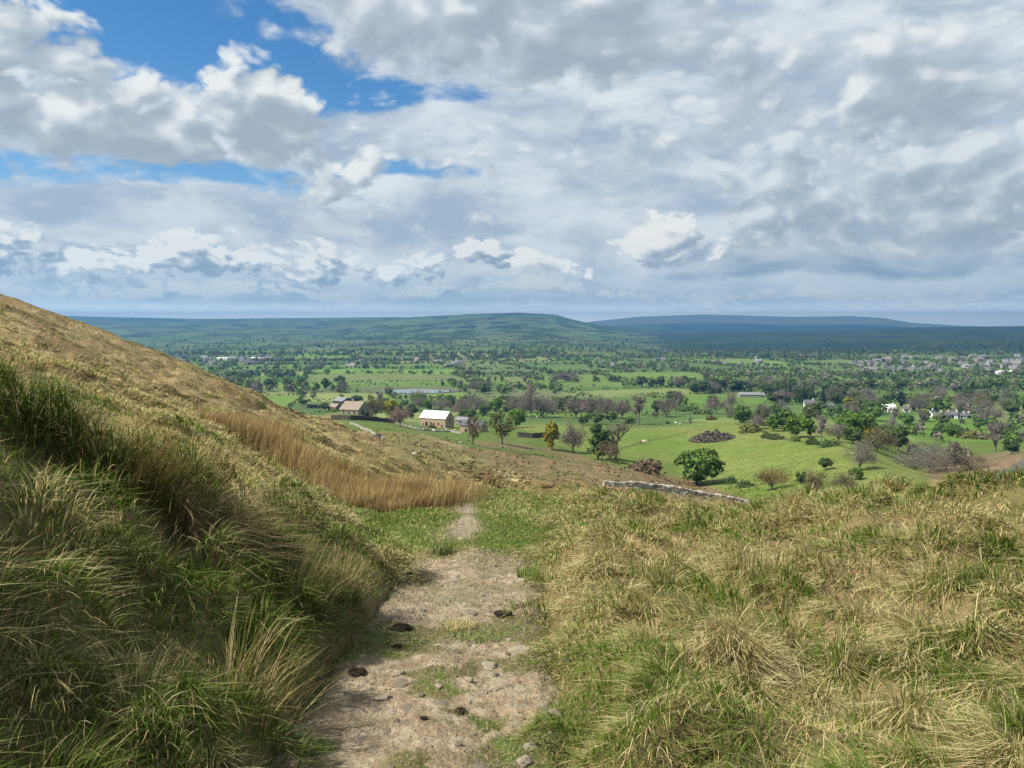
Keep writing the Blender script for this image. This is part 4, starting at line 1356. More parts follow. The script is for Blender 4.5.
# kind, px of the middle, py of the foot, height in px, width factor, tint, label
NAMED = [
    ('oak', 697, 485, 37, 1.12, 'green', 'big round green oak standing alone at the lower edge of the smooth field'),
    ('leafy', 552, 450, 28, .75, 'gold', 'golden yellow tree at the end of the dark wall above the bracken slope'),
    ('haze', 573, 453, 31, .9, 'mauve', 'round bare brownish mauve tree directly right of the golden tree'),
    ('tall', 598, 460, 38, 1.1, 'mid', 'tall dense green tree right of the round bare mauve tree'),
    ('bare', 616, 460, 38, .8, 'grey', 'bare grey tree leaning against the tall dense green one'),
    ('haze', 610, 462, 22, 1.0, 'brown', 'low brown bare tree at the foot of the tall dense green tree'),
    ('bare', 638, 425, 30, 1.15, 'mauve', 'big bare spreading tree with a stout dark trunk in the green field'),
    ('bare', 676, 415, 24, .9, 'mauve', 'bare tree right of and behind the big bare spreading one'),
    ('haze', 666, 417, 19, 1.0, 'mauve', 'low rounded bare tree close left of the bare tree behind the field'),
    ('leafy', 658, 415, 15, .9, 'dark', 'small dark green tree between the bare trees of the field edge'),
    ('oak', 743, 423, 17, .85, 'mid', 'compact dark green tree at the top right of the smooth field'),
    ('haze', 716, 414, 18, 1.0, 'mauve', 'left one of the three bare trees by the hedge behind the field'),
    ('haze', 732, 409, 16, .9, 'mauve', 'middle one of the three bare trees by the hedge behind the field'),
    ('haze', 729, 419, 16, .6, 'grey', 'narrow front one of the three bare trees by the hedge behind the field'),
    ('bare', 690, 427, 11, .5, 'mauve', 'small thin bare sapling beside the pole in the smooth field'),
    ('haze', 757, 429, 13, 1.2, 'mauve', 'spreading bare bush like tree along the right field hedge'),
    ('leafy', 773, 431, 17, .9, 'bright', 'light green tree first in the row down the right field hedge'),
    ('leafy', 795, 438, 22, .95, 'bright', 'brightest green tree in the row down the right field hedge'),
    ('leafy', 810, 437, 17, .8, 'green', 'mid green tree next to the brightest one in the field hedge'),
    ('bare', 821, 445, 29, .75, 'mauve', 'bare tree with visible trunk in the row down the right field hedge'),
    ('haze', 838, 442, 17, 1.3, 'grey', 'wide grey thicket tree right of the bare trunk in the hedge'),
    ('leafy', 853, 444, 18, 1.1, 'mid', 'dark leafy tree left of the yellow one by the gully'),
    ('leafy', 868, 443, 19, .9, 'yellow', 'vivid yellow green tree at the head of the gully'),
    ('haze', 877, 452, 22, 1.25, 'brown', 'broad olive brown budding tree in front of the yellow green one'),
    ('leafy', 898, 452, 24, .9, 'mid', 'dark green tree right of the broad olive brown one'),
    ('haze', 860, 470, 26, .95, 'mauve', 'bare grey tree low in the gully on the field shoulder'),
    ('leafy', 856, 480, 12, 1.2, 'green', 'leafy tree below the bare grey one on the field shoulder'),
    ('haze', 845, 492, 18, 1.2, 'brown', 'olive brown tree lowest on the field shoulder near the mound crest'),
    ('haze', 817, 495, 23, 1.15, 'brown', 'half hidden brownish tree just over the crest of the mound'),
    ('leafy', 826, 470, 12, 1.2, 'dark', 'small dark thorn tree casting a shadow on the smooth field'),
    ('haze', 772, 490, 22, 1.1, 'russet', 'round russet tree just over the crest right of the oak'),
    ('leafy', 800, 484, 13, .9, 'dark', 'little dark tree between the russet and the brownish tree'),
    ('scrub', 915, 470, 15, 1.4, 'mauve', 'bare scrubby tree at the left of the leafless thicket'),
    ('scrub', 930, 472, 17, 1.3, 'brown', 'bare scrubby tree second in the leafless thicket'),
    ('scrub', 946, 470, 18, 1.2, 'grey', 'bare scrubby tree in the middle of the leafless thicket'),
    ('bare', 955, 472, 28, 1.0, 'mauve', 'bare tree with a dark forked trunk in the leafless thicket'),
    ('scrub', 970, 470, 16, 1.2, 'brown', 'bare scrubby tree at the right of the leafless thicket'),
    ('bare', 995, 452, 26, .9, 'grey', 'tall bare tree standing at the far right above the brown slope'),
    ('leafy', 1012, 454, 14, 1.1, 'dark', 'dark round tree at the right edge above the brown slope'),
    ('bare', 894, 428, 20, .8, 'mauve', 'bare tree in the fields left of the white houses'),
    ('haze', 919, 412, 14, 1.4, 'mauve', 'broad bare tree just left of the white houses'),
    ('bare', 921, 430, 18, .8, 'mauve', 'bare tree below the broad one in the fields'),
    ('haze', 990, 425, 16, 1.4, 'mauve', 'wide bare tree right of the white houses'),
    ('haze', 965, 410, 14, 1.4, 'mauve', 'purplish bare tree behind the right end of the white houses'),
    ('haze', 981, 411, 14, 1.3, 'brown', 'brownish bare tree behind the white houses, farther right'),
    ('leafy', 1012, 415, 13, 1.2, 'mid', 'green tree at the right edge beyond the white houses'),
    ('leafy', 848, 407, 9, 1.4, 'yellow', 'rounded yellow green tree right of the pale house among conifers'),
    ('haze', 851, 416, 12, 1.3, 'mauve', 'bare tree in front of the rounded yellow green one'),
    ('haze', 865, 412, 14, 1.3, 'mauve', 'bare tree between the yellow green one and the white roofed house'),
    ('leafy', 873, 421, 14, 1.1, 'green', 'green tree below the white roofed house'),
    ('leafy', 901, 408, 14, .8, 'pine', 'dark upright tree beside the white roofed house'),
    # farm
    ('haze', 376, 417, 21, .95, 'brown', 'round brown bare tree right of the stone slate farmhouse'),
    ('leafy', 391, 417, 17, 1.3, 'yellow', 'yellow green round tree between the farmhouse and the blossom tree'),
    ('haze', 400, 426, 20, 1.2, 'pink', 'pinkish blossoming tree at the end of the dark farm wall'),
    ('leafy', 412, 419, 15, 1.1, 'dark', 'dark green tree just left of the white roofed barn'),
    ('leafy', 430, 410, 11, 1.3, 'green', 'green tree just behind the ridge of the white roofed barn'),
    ('haze', 441, 411, 12, 1.3, 'grey', 'greyish bare tree behind the right half of the white roofed barn'),
    ('leafy', 468, 421, 13, 1.2, 'mid', 'leafy tree squeezed between the low grey shed and the second stone building'),
    ('leafy', 357, 404, 9, 1.4, 'mid', 'dark leafy tree behind the stone slate roof'),
    ('leafy', 303, 405, 7, 1.6, 'dark', 'dark low tree at the left end of the open fronted shed'),
    ('leafy', 324, 411, 9, 1.2, 'green', 'small round green tree in front of the farm sheds'),
    ('thin', 473, 445, 30, .75, 'brown', 'slender half bare tree in front of the second stone building'),
    ('thin', 502, 444, 33, 1.0, 'olive', 'large olive brown budding tree right of the stone building'),
    ('leafy', 517, 428, 20, .85, 'bright', 'bright green tree behind the large olive brown one'),
    ('leafy', 496, 412, 16, 1.1, 'bright', 'fresh green tree in the row behind the farm'),
    ('haze', 463, 416, 17, 1.2, 'mauve', 'bare mauve tree close behind the white roofed barn'),
    ('haze', 475, 414, 19, 1.2, 'grey', 'greyish bare tree in the row behind the farm'),
    ('leafy', 450, 408, 11, 1.2, 'mid', 'leafy tree left of the bare ones behind the barn'),
    ('leafy', 484, 416, 12, 1.3, 'mid', 'dark leafy tree low in the row behind the farm'),
    ('haze', 531, 418, 32, .55, 'mauve', 'tallest bare mauve tree standing up from the row behind the farm'),
    ('haze', 520, 417, 22, 1.1, 'mauve', 'bare mauve tree left of the tallest one in the row'),
    ('haze', 543, 417, 20, 1.2, 'grey', 'bare tree right of the tallest one in the row'),
    ('leafy', 510, 414, 15, 1.2, 'mid', 'leafy tree in the row left of the tallest bare tree'),
    ('haze', 576, 418, 21, 1.3, 'mauve', 'broad bare tree in the row left of the green thorn bushes'),
    ('haze', 588, 415, 18, 1.1, 'mauve', 'bare tree right of the broad one in the row'),
    ('haze', 607, 418, 20, 1.2, 'mauve', 'bare tree above the green thorn bushes'),
    ('haze', 622, 419, 20, 1.1, 'mauve', 'bare tree just left of the big bare spreading one'),
    ('leafy', 583, 425, 11, 1.2, 'mid', 'green thorn tree at the back of the smooth field, left of two'),
    ('leafy', 596, 424, 12, 1.3, 'mid', 'green thorn tree at the back of the smooth field, middle'),
    ('leafy', 611, 422, 11, 1.3, 'green', 'green thorn tree at the back of the smooth field, right'),
    ('haze', 477, 392, 12, 1.3, 'grey', 'greyish tree right of the lake, left one of a pair'),
    ('leafy', 484, 394, 11, 1.4, 'dark', 'dark tree right of the lake, right one of a pair'),
    ('leafy', 500, 393, 9, 1.6, 'green', 'green tree clump farther right of the lake'),
]
_taken = []
for kind, px, py, hp, wide, tint, lab in NAMED:
    b = at(px, py, 90.0)[0]
    d = math.hypot(*b[:2])
    plant(kind, float(b[0]), float(b[1]), hp * d / FPX * 1.03, tint, lab, None, wide)
    _taken.append(b[:2])
BUSHES = [(645, 473, 16, 1.3, 'brown', 'olive brown bush left of the big oak'), (730, 484, 8, 1.2, 'dark', 'little dark bush right of the big oak, left one'), (745, 487, 9, 1.1, 'dark', 'little dark bush right of the big oak, right one'), (767, 438, 6, 1.3, 'dark', 'dark thorn bush inside the top corner of the smooth field'), (776, 439, 6, 1.5, 'dark', 'wider thorn bush inside the top corner of the smooth field'), (795, 441, 6, 1.2, 'green', 'small bush under the brightest hedge tree'), (813, 444, 7, 1.4, 'dark', 'dark bush under the bare trunk in the hedge'), (830, 446, 8, 1.5, 'dark', 'dark low bush under the grey thicket'), (629, 424, 7, 1.2, 'dark', 'round dark bush left of the big bare trunk'), (688, 411, 6, 2.2, 'mid', 'low green scrub behind the smooth field, left part'), (703, 414, 6, 2.0, 'mid', 'low green scrub behind the smooth field, right part'), (711, 420, 5, 1.8, 'olive', 'olive scrub in front of the three bare trees'),
          (668, 424, 3, 1.2, 'dark', 'tiny dark bush by the pole in the smooth field'), (750, 432, 9, 1.5, 'olive', 'scrubby bush at the start of the field hedge'), (963, 435, 8, 1.4, 'dark', 'dark hawthorn in the wet field below the white houses, right one'), (976, 438, 8, 2.0, 'olive', 'olive hawthorn below the white houses, widest one'), (940, 432, 7, 1.2, 'dark', 'dark hawthorn below the white houses, left one'), (950, 428, 6, 1.4, 'dark', 'small hawthorn between the others below the white houses'), (905, 433, 8, 1.4, 'mid', 'hawthorn left of the wet field'), (333, 412, 4, 1.8, 'green', 'low green bush beside the brown brick shed'), (432, 428, 4, 1.4, 'dark', 'ivy dark bush against the barn front')]
for px, py, hp, wide, tint, lab in BUSHES:
    b = at(px, py, 90.0)[0]; d = math.hypot(*b[:2])
    plant('bush', float(b[0]), float(b[1]), hp * d / FPX, tint, lab, None, wide)
    _taken.append(b[:2])
_taken = np.array(_taken)

# ------------------------------------------------------------------ hedges on the field bounds, trees in them, woods
CAND = []     # x, y, height, kind, tint
WD = np.random.default_rng(31)
HEDGE_NEAR = []; HEDGE_FAR = []


def in_view(x, y, pad=3.0):
    return (np.abs(np.arctan2(x, y)) < R(34 + pad)) & (y > 0)


for (u0, v0, u1, v1) in field_edges:
    L = math.hypot(u1 - u0, v1 - v0)
    step = 6.0
    n = max(2, int(L / step)); t = np.linspace(0, 1, n)
    x, y = from_field(u0 + (u1 - u0) * t, v0 + (v1 - v0) * t)
    r = np.hypot(x, y); px, py = project(x, y, ground(x, y))
    ok = in_view(x, y) & (r > 440) & (r < 2150) & (((x - lake_c[0]) / (lake_rx * 1.3)) ** 2 + ((y - lake_c[1]) / (lake_ry * 1.6)) ** 2 > 1) & ~((px > 690) & (py > 444)) & ~((px > 500) & (px < 860) & (py > 418))
    if ok.sum() < 4: continue
    (HEDGE_NEAR if np.median(r[ok]) < 1050 else HEDGE_FAR).append((x[ok], y[ok]))
    for i in np.where(ok)[0]:
        pr_ = 6 / 30. if r[i] < 1200 else 6 / 22.
        if (r[i] < 1200 and WD.uniform() < pr_ * (1.8 if fbm(x[i:i + 1] / 190, y[i:i + 1] / 190, 55, 2)[0] > .05 else .14)) or (r[i] >= 1200 and WD.uniform() < (.62 if fbm(x[i:i + 1] / 260, y[i:i + 1] / 260, 56, 2)[0] > .22 else .02)):
            k = WD.uniform()
            kind, tint = ('haze', 'mauve') if k < .16 else ('haze', 'grey') if k < .30 else ('leafy', 'mid') if k < .58 else ('leafy', 'green') if k < .76 else ('leafy', 'dark') if k < .88 else ('leafy', 'sage') if k < .97 else ('leafy', 'bright')
            CAND.append((x[i] + WD.normal(0, 1.5), y[i] + WD.normal(0, 1.5), WD.uniform(3.5, 9.5) * (1 if r[i] < 1300 else .85), kind, tint))
# belts and woods where the photo shows them: box in the picture -> the land there
BELTS = [(180, 345, 386, 393, 66, 12, 'mx'), (190, 300, 376, 379, 60, 9, 'dk'), (90, 560, 353, 356, 420, 8, 'dk'), (250, 520, 359.5, 361.5, 170, 8, 'mx'), (420, 700, 356.5, 358.5, 230, 8, 'mx'), (700, 1024, 374, 379, 230, 11, 'sg'), (720, 1024, 385, 391, 150, 12, 'sg'), (850, 1024, 358, 372, 110, 8, 'mx'), (150, 285, 357, 366, 60, 9, 'mx'), (620, 720, 385, 389, 22, 12, 'dk'), (690, 790, 390, 394, 34, 13, 'dk'), (770, 842, 398, 406, 46, 13, 'pn'),
         (590, 690, 367, 369, 45, 11, 'mx'), (540, 660, 381, 383, 22, 12, 'mx'), (760, 850, 414, 422, 18, 10, 'mx'), (840, 1024, 398, 403, 50, 11, 'mx'), (860, 1024, 408, 415, 34, 11, 'mx'), (470, 560, 388, 395, 26, 12, 'mx'), (310, 345, 399, 402, 10, 10, 'mx'), (440, 560, 405, 413, 26, 11, 'mx'), (520, 625, 408, 415, 24, 10, 'mx'), (900, 1024, 420, 436, 26, 7, 'mx'), (345, 420, 400, 408, 12, 10, 'mx'), (700, 850, 357, 358.5, 120, 9, 'dk'), (90, 640, 336, 352, 700, 8, 'dk'), (640, 1024, 340, 356, 420, 8, 'dk'), (985, 1024, 434, 444, 12, 8, 'mx'), (850, 900, 432, 446, 10, 11, 'mx'), (755, 800, 425, 431, 7, 9, 'mx'), (895, 975, 452, 470, 8, 8, 'br')]
MIX = {'mx': [('haze', 'mauve', .14), ('haze', 'grey', .14), ('leafy', 'mid', .22), ('leafy', 'green', .20), ('leafy', 'sage', .20), ('leafy', 'dark', .10)], 'dk': [('leafy', 'dark', .45), ('leafy', 'mid', .25), ('haze', 'grey', .15), ('leafy', 'pine', .15)],
       'sg': [('leafy', 'sage', .45), ('haze', 'grey', .2), ('leafy', 'mid', .25), ('leafy', 'dark', .1)], 'br': [('scrub', 'mauve', .5), ('scrub', 'grey', .5)], 'pn': [('conifer', 'pine', .45), ('leafy', 'dark', .35), ('haze', 'mauve', .2)]}
for x0, x1, y0, y1, n, hm, mx in BELTS:
    px = WD.uniform(x0, x1, n); py = WD.uniform(y0, y1, n)
    P = at(px, py, 300.0 if mx != 'br' else 150.0)
    for p in P:
        k = WD.uniform(); acc = 0
        for kind, tint, w in MIX[mx]:
            acc += w
            if k < acc: break
        CAND.append((p[0], p[1], hm * WD.uniform(.45, 1.15), kind, tint))
CAND = [c for c in CAND if ((c[0] - lake_c[0]) / (lake_rx + 8)) ** 2 + ((c[1] - lake_c[1]) / (lake_ry + 10)) ** 2 > 1 and (np.hypot(_taken[:, 0] - c[0], _taken[:, 1] - c[1]).min() > 7)]
_qx, _qy = project(np.array([c[0] for c in CAND]), np.array([c[1] for c in CAND]), ground(np.array([c[0] for c in CAND]), np.array([c[1] for c in CAND])))
CAND = [c for c, a_, b_ in zip(CAND, _qx, _qy) if not (292 < a_ < 372 and 400 < b_ < 428) and not (415 < a_ < 490 and 417 < b_ < 440)]
CAND.sort(key=lambda c: -c[2] / math.hypot(c[0], c[1]))
N_IND = 292 - len(NAMED)
for x, y, h, kind, tint in CAND[:N_IND]:
    word = {'mauve': 'bare mauve', 'grey': 'bare greyish', 'mid': 'dark green', 'green': 'leafy green', 'dark': 'very dark green', 'sage': 'pale green', 'bright': 'bright green', 'pine': 'blackish green'}[tint]
    kw = 'conifer' if kind == 'conifer' else 'tree'
    plant(kind, float(x), float(y), h, tint, f'{word} {kw} among the hedges and woods of the wide valley', 'trees of the valley hedges and woods', 1.1)
# all the others as one wood
acc = Acc(); g = np.random.default_rng(8)
for x, y, h, kind, tint in CAND[N_IND:]:
    r = math.hypot(x, y); n = 46 if r < 1500 else 30 if r < 2600 else 20
    d = g.normal(0, 1, (n, 3)); d /= np.linalg.norm(d, axis=1, keepdims=True)
    wd_ = h * g.uniform(.38, .6)
    pos = np.array([x, y, float(ground(x, y)) + h * .52]) + d * np.array([wd_, wd_, h * .48]) * g.uniform(.5, 1.0, (n, 1))
    v, q, c = leaf_quads(pos, d, h * (.15 if r < 1500 else .20), g, .3, np.array(TINT[tint]) * g.uniform(.85, 1.15)); acc.add(v, q, c)
m_leaf_plain = leaf_mat('far_leaves', False, 0.2)
tag(link('woodland', acc.mesh('woodland', m_leaf_plain)), 'distant trees and woods spread over the valley floor', 'woodland', kind='stuff')


def hedge_quads(x, y, g, hmul=1.0):
    r = np.hypot(x, y)
    seg = np.hypot(np.diff(x), np.diff(y)); s = np.concatenate([[0], np.cumsum(seg)])
    n = int(s[-1] / (.75 + np.median(r) / 1200))
    t = g.uniform(0, s[-1], n)
    xx = np.interp(t, s, x); yy = np.interp(t, s, y)
    k = fbm(t / 17 + x[0], t * 0 + y[0], 5, 2) > -.75
    xx, yy = xx[k], yy[k]; n = len(xx)
    hh = (2.1 + 1.1 * np.abs(fbm(xx / 14, yy / 14, 6, 2))) * hmul
    pos = np.stack([xx + g.normal(0, .5, n), yy + g.normal(0, .5, n), ground(xx, yy) + g.uniform(.15, 1, n) * hh], -1)
    d = g.normal(0, 1, (n, 3)); d[:, 2] = np.abs(d[:, 2])
    return leaf_quads(pos, d, .75 * hmul * (1 + np.median(r) / 2200), g, .3)


HEDGE_NEAR.sort(key=lambda h: np.median(np.hypot(h[0], h[1])))
for x, y in HEDGE_NEAR[:110]:
    v, q, c = hedge_quads(x, y, g)
    if len(v) < 12: continue
    b = np.array([x[0], y[0], float(ground(x[0], y[0]))])
    o = link('hedge', mesh_np('hedge', v - b, q, m_leaf, c), None, tuple(b)); k = g.uniform()
    o.color = (*(np.array(TINT['dark'] if k < .5 else TINT['mid'] if k < .8 else TINT['brown']) * g.uniform(.9, 1.2)), 1)
    tag(o, 'dark clipped hedge running between green fields of the valley', 'hedge', 'hedges between the valley fields')
acc = Acc()
for x, y in HEDGE_NEAR[110:] + HEDGE_FAR:
    v, q, c = hedge_quads(x, y, g, 1.9)
    if len(v): acc.add(v, q, c * np.array(TINT['dark'] if g.uniform() < .6 else TINT['mid']))
tag(link('hedgerows', acc.mesh('hedgerows', m_leaf_plain)), 'far dark hedgerows dividing the distant fields', 'hedgerows', kind='stuff')


# ------------------------------------------------------------------ plants of the middle slopes
g = np.random.default_rng(17)
acc = Acc()
px = g.uniform(150, 800, 26000); py = g.uniform(408, 512, 26000)
P = at(px, py, 60.0); r = np.hypot(P[:, 0], P[:, 1])
ok = (r > 60) & (r < 262) & (fbm(P[:, 0] / 6, P[:, 1] / 6, 201, 3) > -.25)
P = P[ok]; r = r[ok]; n = len(P)
nrm = np.tile([0., -.3, 1], (n, 1))
base = land_colour(P[:, 0], P[:, 1], P[:, 2])
v, q, c = leaf_quads(P + np.array([0, 0, .08]), nrm, .16 + .0011 * r, g, .3, None)
acc.add(v, q, c * np.repeat(base * g.uniform(.8, 1.35, (n, 1)), 4, 0))
tag(link('moor_plants', acc.mesh('moor_plants', m_leaf_plain)), 'low bracken and heather tufts on the brown slope below the path', 'bracken', kind='stuff')

acc = Acc()
px = g.uniform(500, 940, 16000); py = g.uniform(420, 500, 16000)
P = at(px, py, 180.0); r = np.hypot(P[:, 0], P[:, 1])
ok = (r > 200) & (r < 430) & (fbm(P[:, 0] / 9, P[:, 1] / 9, 203, 3) > .0)
P = P[ok]; n = len(P)
base = land_colour(P[:, 0], P[:, 1], P[:, 2])
v, q, c = leaf_quads(P + np.array([0, 0, .06]), np.tile([0., -.2, 1], (n, 1)), .20, g, .3, None)
acc.add(v, q, c * np.repeat(base * g.uniform(.65, 1.15, (n, 1)), 4, 0))
tag(link('pasture_tufts', acc.mesh('pasture_tufts', m_leaf_plain)), 'uneven grazed tufts over the smooth green field', 'grass', kind='stuff')

# ------------------------------------------------------------------ the lake
m_water, nt, out = mat_new('water')
p = objpos()
principled(nt, out, (.16, .19, .20), .30, .5, (noise(p, .5, 3, .6), .05, .25))
t = np.linspace(0, 2 * math.pi, 64, endpoint=False)
rad = 1 + .06 * np.sin(3 * t + 1) + .04 * np.sin(5 * t)
wv = np.stack([lake_c[0] + lake_rx * rad * np.cos(t) * 1.08, lake_c[1] + lake_ry * rad * np.sin(t) * 1.08, np.full(64, lake_z)], -1)
wm = bpy.data.meshes.new('water'); wm.from_pydata([tuple(v) for v in wv], [], [tuple(range(64))]); wm.materials.append(m_water)
tag(link('water', wm), kind='structure')

# ------------------------------------------------------------------ buildings
m_sandstone = plain('sandstone_wall', (.36, .28, .18), .9, .35, 1.4)
m_greystone = plain('grey_stone_wall', (.25, .225, .19), .9, .35, 1.4)
m_brownbrick = plain('brown_brick', (.20, .12, .085), .9, .3, 2.0)
m_render = plain('white_render', (.70, .69, .65), .85, .06, .6)
m_whiteroof = plain('white_sheet_roof', (.80, .79, .75), .6, .08, .5)
m_slate = plain('slate_roof', (.105, .105, .115), .8, .3, 1.2)
m_stoneslate = plain('stone_slate_roof', (.25, .205, .155), .9, .3, 1.5)
m_greyroof = plain('grey_sheet_roof', (.20, .20, .20), .7, .2, .8)
m_dark = plain('dark_opening', (.018, .016, .016), .9, .2, 1.0)
m_door = plain('faded_red_door', (.22, .065, .045), .8, .2, 1.0)
m_darktin = plain('dark_sheet_wall', (.035, .042, .055), .6, .25, .8)
m_wood = plain('weathered_wood', (.16, .13, .10), .9, .3, 3.0)
def stones_mat(name, col):
    m, nt, out = mat_new(name)
    n = noise(objpos(), 3.0, 5, .6)
    principled(nt, out, mulc(mulc(attr(), col), n * .9 + .55), .95, .05)
    return m


m_drystone = stones_mat('dry_stone', (.34, .31, .26)); m_drystone_shaded = stones_mat('dry_stone_shaded', (.085, .075, .065))  # the darker copy has the farm wall's shade put into its colour
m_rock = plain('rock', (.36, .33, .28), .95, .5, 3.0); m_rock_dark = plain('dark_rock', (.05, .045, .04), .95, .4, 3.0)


def box_bm(bm, x0, x1, y0, y1, z0, z1):
    vs = [bm.verts.new((x, y, z)) for z in (z0, z1) for y in (y0, y1) for x in (x0, x1)]
    for f in ((0, 2, 3, 1), (4, 5, 7, 6), (0, 1, 5, 4), (2, 6, 7, 3), (0, 4, 6, 2), (1, 3, 7, 5)):
        bm.faces.new([vs[i] for i in f])


def bm_link(name, bm, mat, parent):
    me = bpy.data.meshes.new(name); bmesh.ops.recalc_face_normals(bm, faces=bm.faces); bm.to_mesh(me); bm.free(); me.materials.append(mat)
    return link(name, me, parent)


def building(name, label, cat, x, y, rz, w, d, hw, hr, mw, mr, front=(), gable=(), chimneys=(), base=1.2, z=None, group=None, over=.35, arched=False):
    """long axis along local x; front faces local -y; front/gable items are (kind, x, width, z0, height)"""
    z = float(ground(x, y)) if z is None else z
    root = empty(name, (x, y, z), rz); tag(root, label, cat, group)
    bm = bmesh.new()
    vs = []
    for sx in (-1, 1):
        ring = [(sx * w / 2, -d / 2, -base), (sx * w / 2, d / 2, -base), (sx * w / 2, d / 2, hw), (sx * w / 2, 0, hw + hr), (sx * w / 2, -d / 2, hw)]
        vs.append([bm.verts.new(v) for v in ring])
    a, b = vs
    bm.faces.new(a); bm.faces.new(b[::-1])
    for i in range(5): bm.faces.new([a[i], a[(i + 1) % 5], b[(i + 1) % 5], b[i]])
    bm_link('wall', bm, mw, root)
    # roof: two pitched slabs meeting at the ridge
    bm = bmesh.new(); th = .16; sl = hr / (d / 2)
    prof = [(-d / 2 - over, hw - over * sl), (0, hw + hr), (d / 2 + over, hw - over * sl), (d / 2 + over, hw - over * sl + th), (0, hw + hr + th), (-d / 2 - over, hw - over * sl + th)]
    prof = [(py_, pz + .03) for py_, pz in prof]
    A = [bm.verts.new((-w / 2 - .2, py_, pz)) for py_, pz in prof]; B = [bm.verts.new((w / 2 + .2, py_, pz)) for py_, pz in prof]
    for i in range(6): bm.faces.new([A[i], A[(i + 1) % 6], B[(i + 1) % 6], B[i]])
    for Q in (A, B):
        bm.faces.new([Q[0], Q[1], Q[4], Q[5]]); bm.faces.new([Q[1], Q[2], Q[3], Q[4]])
    rf = bm_link('roof', bm, mr, root)
    for cx in chimneys:
        bm = bmesh.new(); box_bm(bm, cx - .45, cx + .45, -.35, .35, hw + hr - .5, hw + hr + 1.3); bm_link('chimney', bm, mw, rf)
    for k, lst in (('f', front), ('g', gable)):
        for kind, px_, wd, z0, hh in lst:
            bm = bmesh.new()
            if k == 'f': box_bm(bm, px_ - wd / 2, px_ + wd / 2, -d / 2 - .06, -d / 2 + .2, z0, z0 + hh)
            else: box_bm(bm, w / 2 - .2, w / 2 + .06, px_ - wd / 2, px_ + wd / 2, z0, z0 + hh)
            f = bm_link('door' if kind in ('door', 'red') else 'window', bm, m_door if kind == 'red' else m_dark, root)
            if kind == 'window':
                bm = bmesh.new()
                if k == 'f': box_bm(bm, px_ - wd / 2 - .12, px_ + wd / 2 + .12, -d / 2 - .16, -d / 2 + .1, z0 - .22, z0 - .03)
                else: box_bm(bm, w / 2 - .1, w / 2 + .16, px_ - wd / 2 - .12, px_ + wd / 2 + .12, z0 - .22, z0 - .03)
                bm_link('sill', bm, m_stoneslate, f)
    return root


def spot(px, py, rmin=200.0):
    b = at(px, py, rmin)[0]
    return float(b[0]), float(b[1]), math.hypot(b[0], b[1])


x, y, d = spot(437, 427); k = d / FPX
building('barn', 'stone barn with a bright white roof and dark gable, largest of the farm', 'barn', x, y, R(-24), 29 * k, 9.5, 10 * k, 6.2 * k, m_sandstone, m_whiteroof,
         front=[('door', -7 * k, 2.4 * k, 0, 6 * k), ('window', -2 * k, 1.6 * k, 3.6 * k, 2.4 * k), ('red', 1.2 * k, 2.6 * k, 0, 5.5 * k), ('window', 6.5 * k, 1.6 * k, 3.6 * k, 2.2 * k), ('red', -10.5 * k, 1.8 * k, 0, 4.6 * k), ('window', 10.5 * k, 1.4 * k, 1.5 * k, 2.2 * k)], gable=[('window', 0, 1.2, 3.6, 1.4)])
x, y, d = spot(474, 432); k = d / FPX
building('stone_house', 'second stone building of the farm, grey roofed, half behind the slender tree', 'farm building', x, y, R(-22), 23 * k, 8.5, 7.5 * k, 4.5 * k, m_sandstone, m_slate,
         front=[('door', -5 * k, 2 * k, 0, 4.5 * k), ('window', 1 * k, 1.6 * k, 2.4 * k, 2.2 * k), ('window', 7 * k, 1.6 * k, 2.4 * k, 2.2 * k)], gable=[('window', 0, 1.1, 2.5, 1.2)])
x, y, d = spot(463, 424); k = d / FPX
building('farm_shed', 'low grey ruinous shed between the white roofed barn and the second stone building', 'shed', x, y, R(-24), 13 * k, 6.0, 4.5 * k, 2.6 * k, m_greystone, m_greyroof, front=[('door', 0, 2 * k, 0, 3.4 * k)])
x, y, d = spot(355, 414); k = d / FPX
building('farmhouse', 'farmhouse with a broad tan stone slate roof', 'farmhouse', x, y, R(-20), 21 * k, 11.0, 5.5 * k, 6.8 * k, m_greystone, m_stoneslate,
         front=[('window', -6 * k, 1.5 * k, 2 * k, 2 * k), ('door', 0, 1.5 * k, 0, 3.6 * k), ('window', 6 * k, 1.5 * k, 2 * k, 2 * k)], gable=[('door', -1.5, 1.6, 0, 2.4)], chimneys=(-2 * k,))
x, y, d = spot(368, 416); k = d / FPX
building('lean_to', 'small pale stone outhouse at the right end of the farmhouse', 'outhouse', x, y, R(-20), 9 * k, 4.0, 4 * k, 1.6 * k, m_sandstone, m_stoneslate, front=[('door', 1.5 * k, 2.2 * k, 0, 3 * k)])
x, y, d = spot(335, 411); k = d / FPX
building('brick_shed', 'brown shed with a faded tiled roof and dark gable beside the round green tree', 'shed', x, y, R(-34), 11 * k, 6.5, 4.4 * k, 3.0 * k, m_brownbrick, plain('faded_tile_roof', (.27, .19, .15), .9, .25, 1.5), front=[('door', 2 * k, 1.6 * k, 0, 3 * k)], gable=[('door', 0, 1.8, 0, 2.4)])
x, y, d = spot(343, 407); k = d / FPX
building('dutch_barn', 'tall dark barn with a black gable behind the brown shed', 'barn', x, y, R(-40), 15 * k, 11.0, 6.5 * k, 3.2 * k, m_darktin, m_greyroof, gable=[('door', 0, 4.5, 0, 4.2)])
x, y, d = spot(312, 408); k = d / FPX
rt = empty('open_shed', (x, y, float(ground(x, y))), R(-18)); tag(rt, 'long low open fronted shed with a grey roof, leftmost of the farm', 'shed')
W_, D_ = 19 * k, 7.0
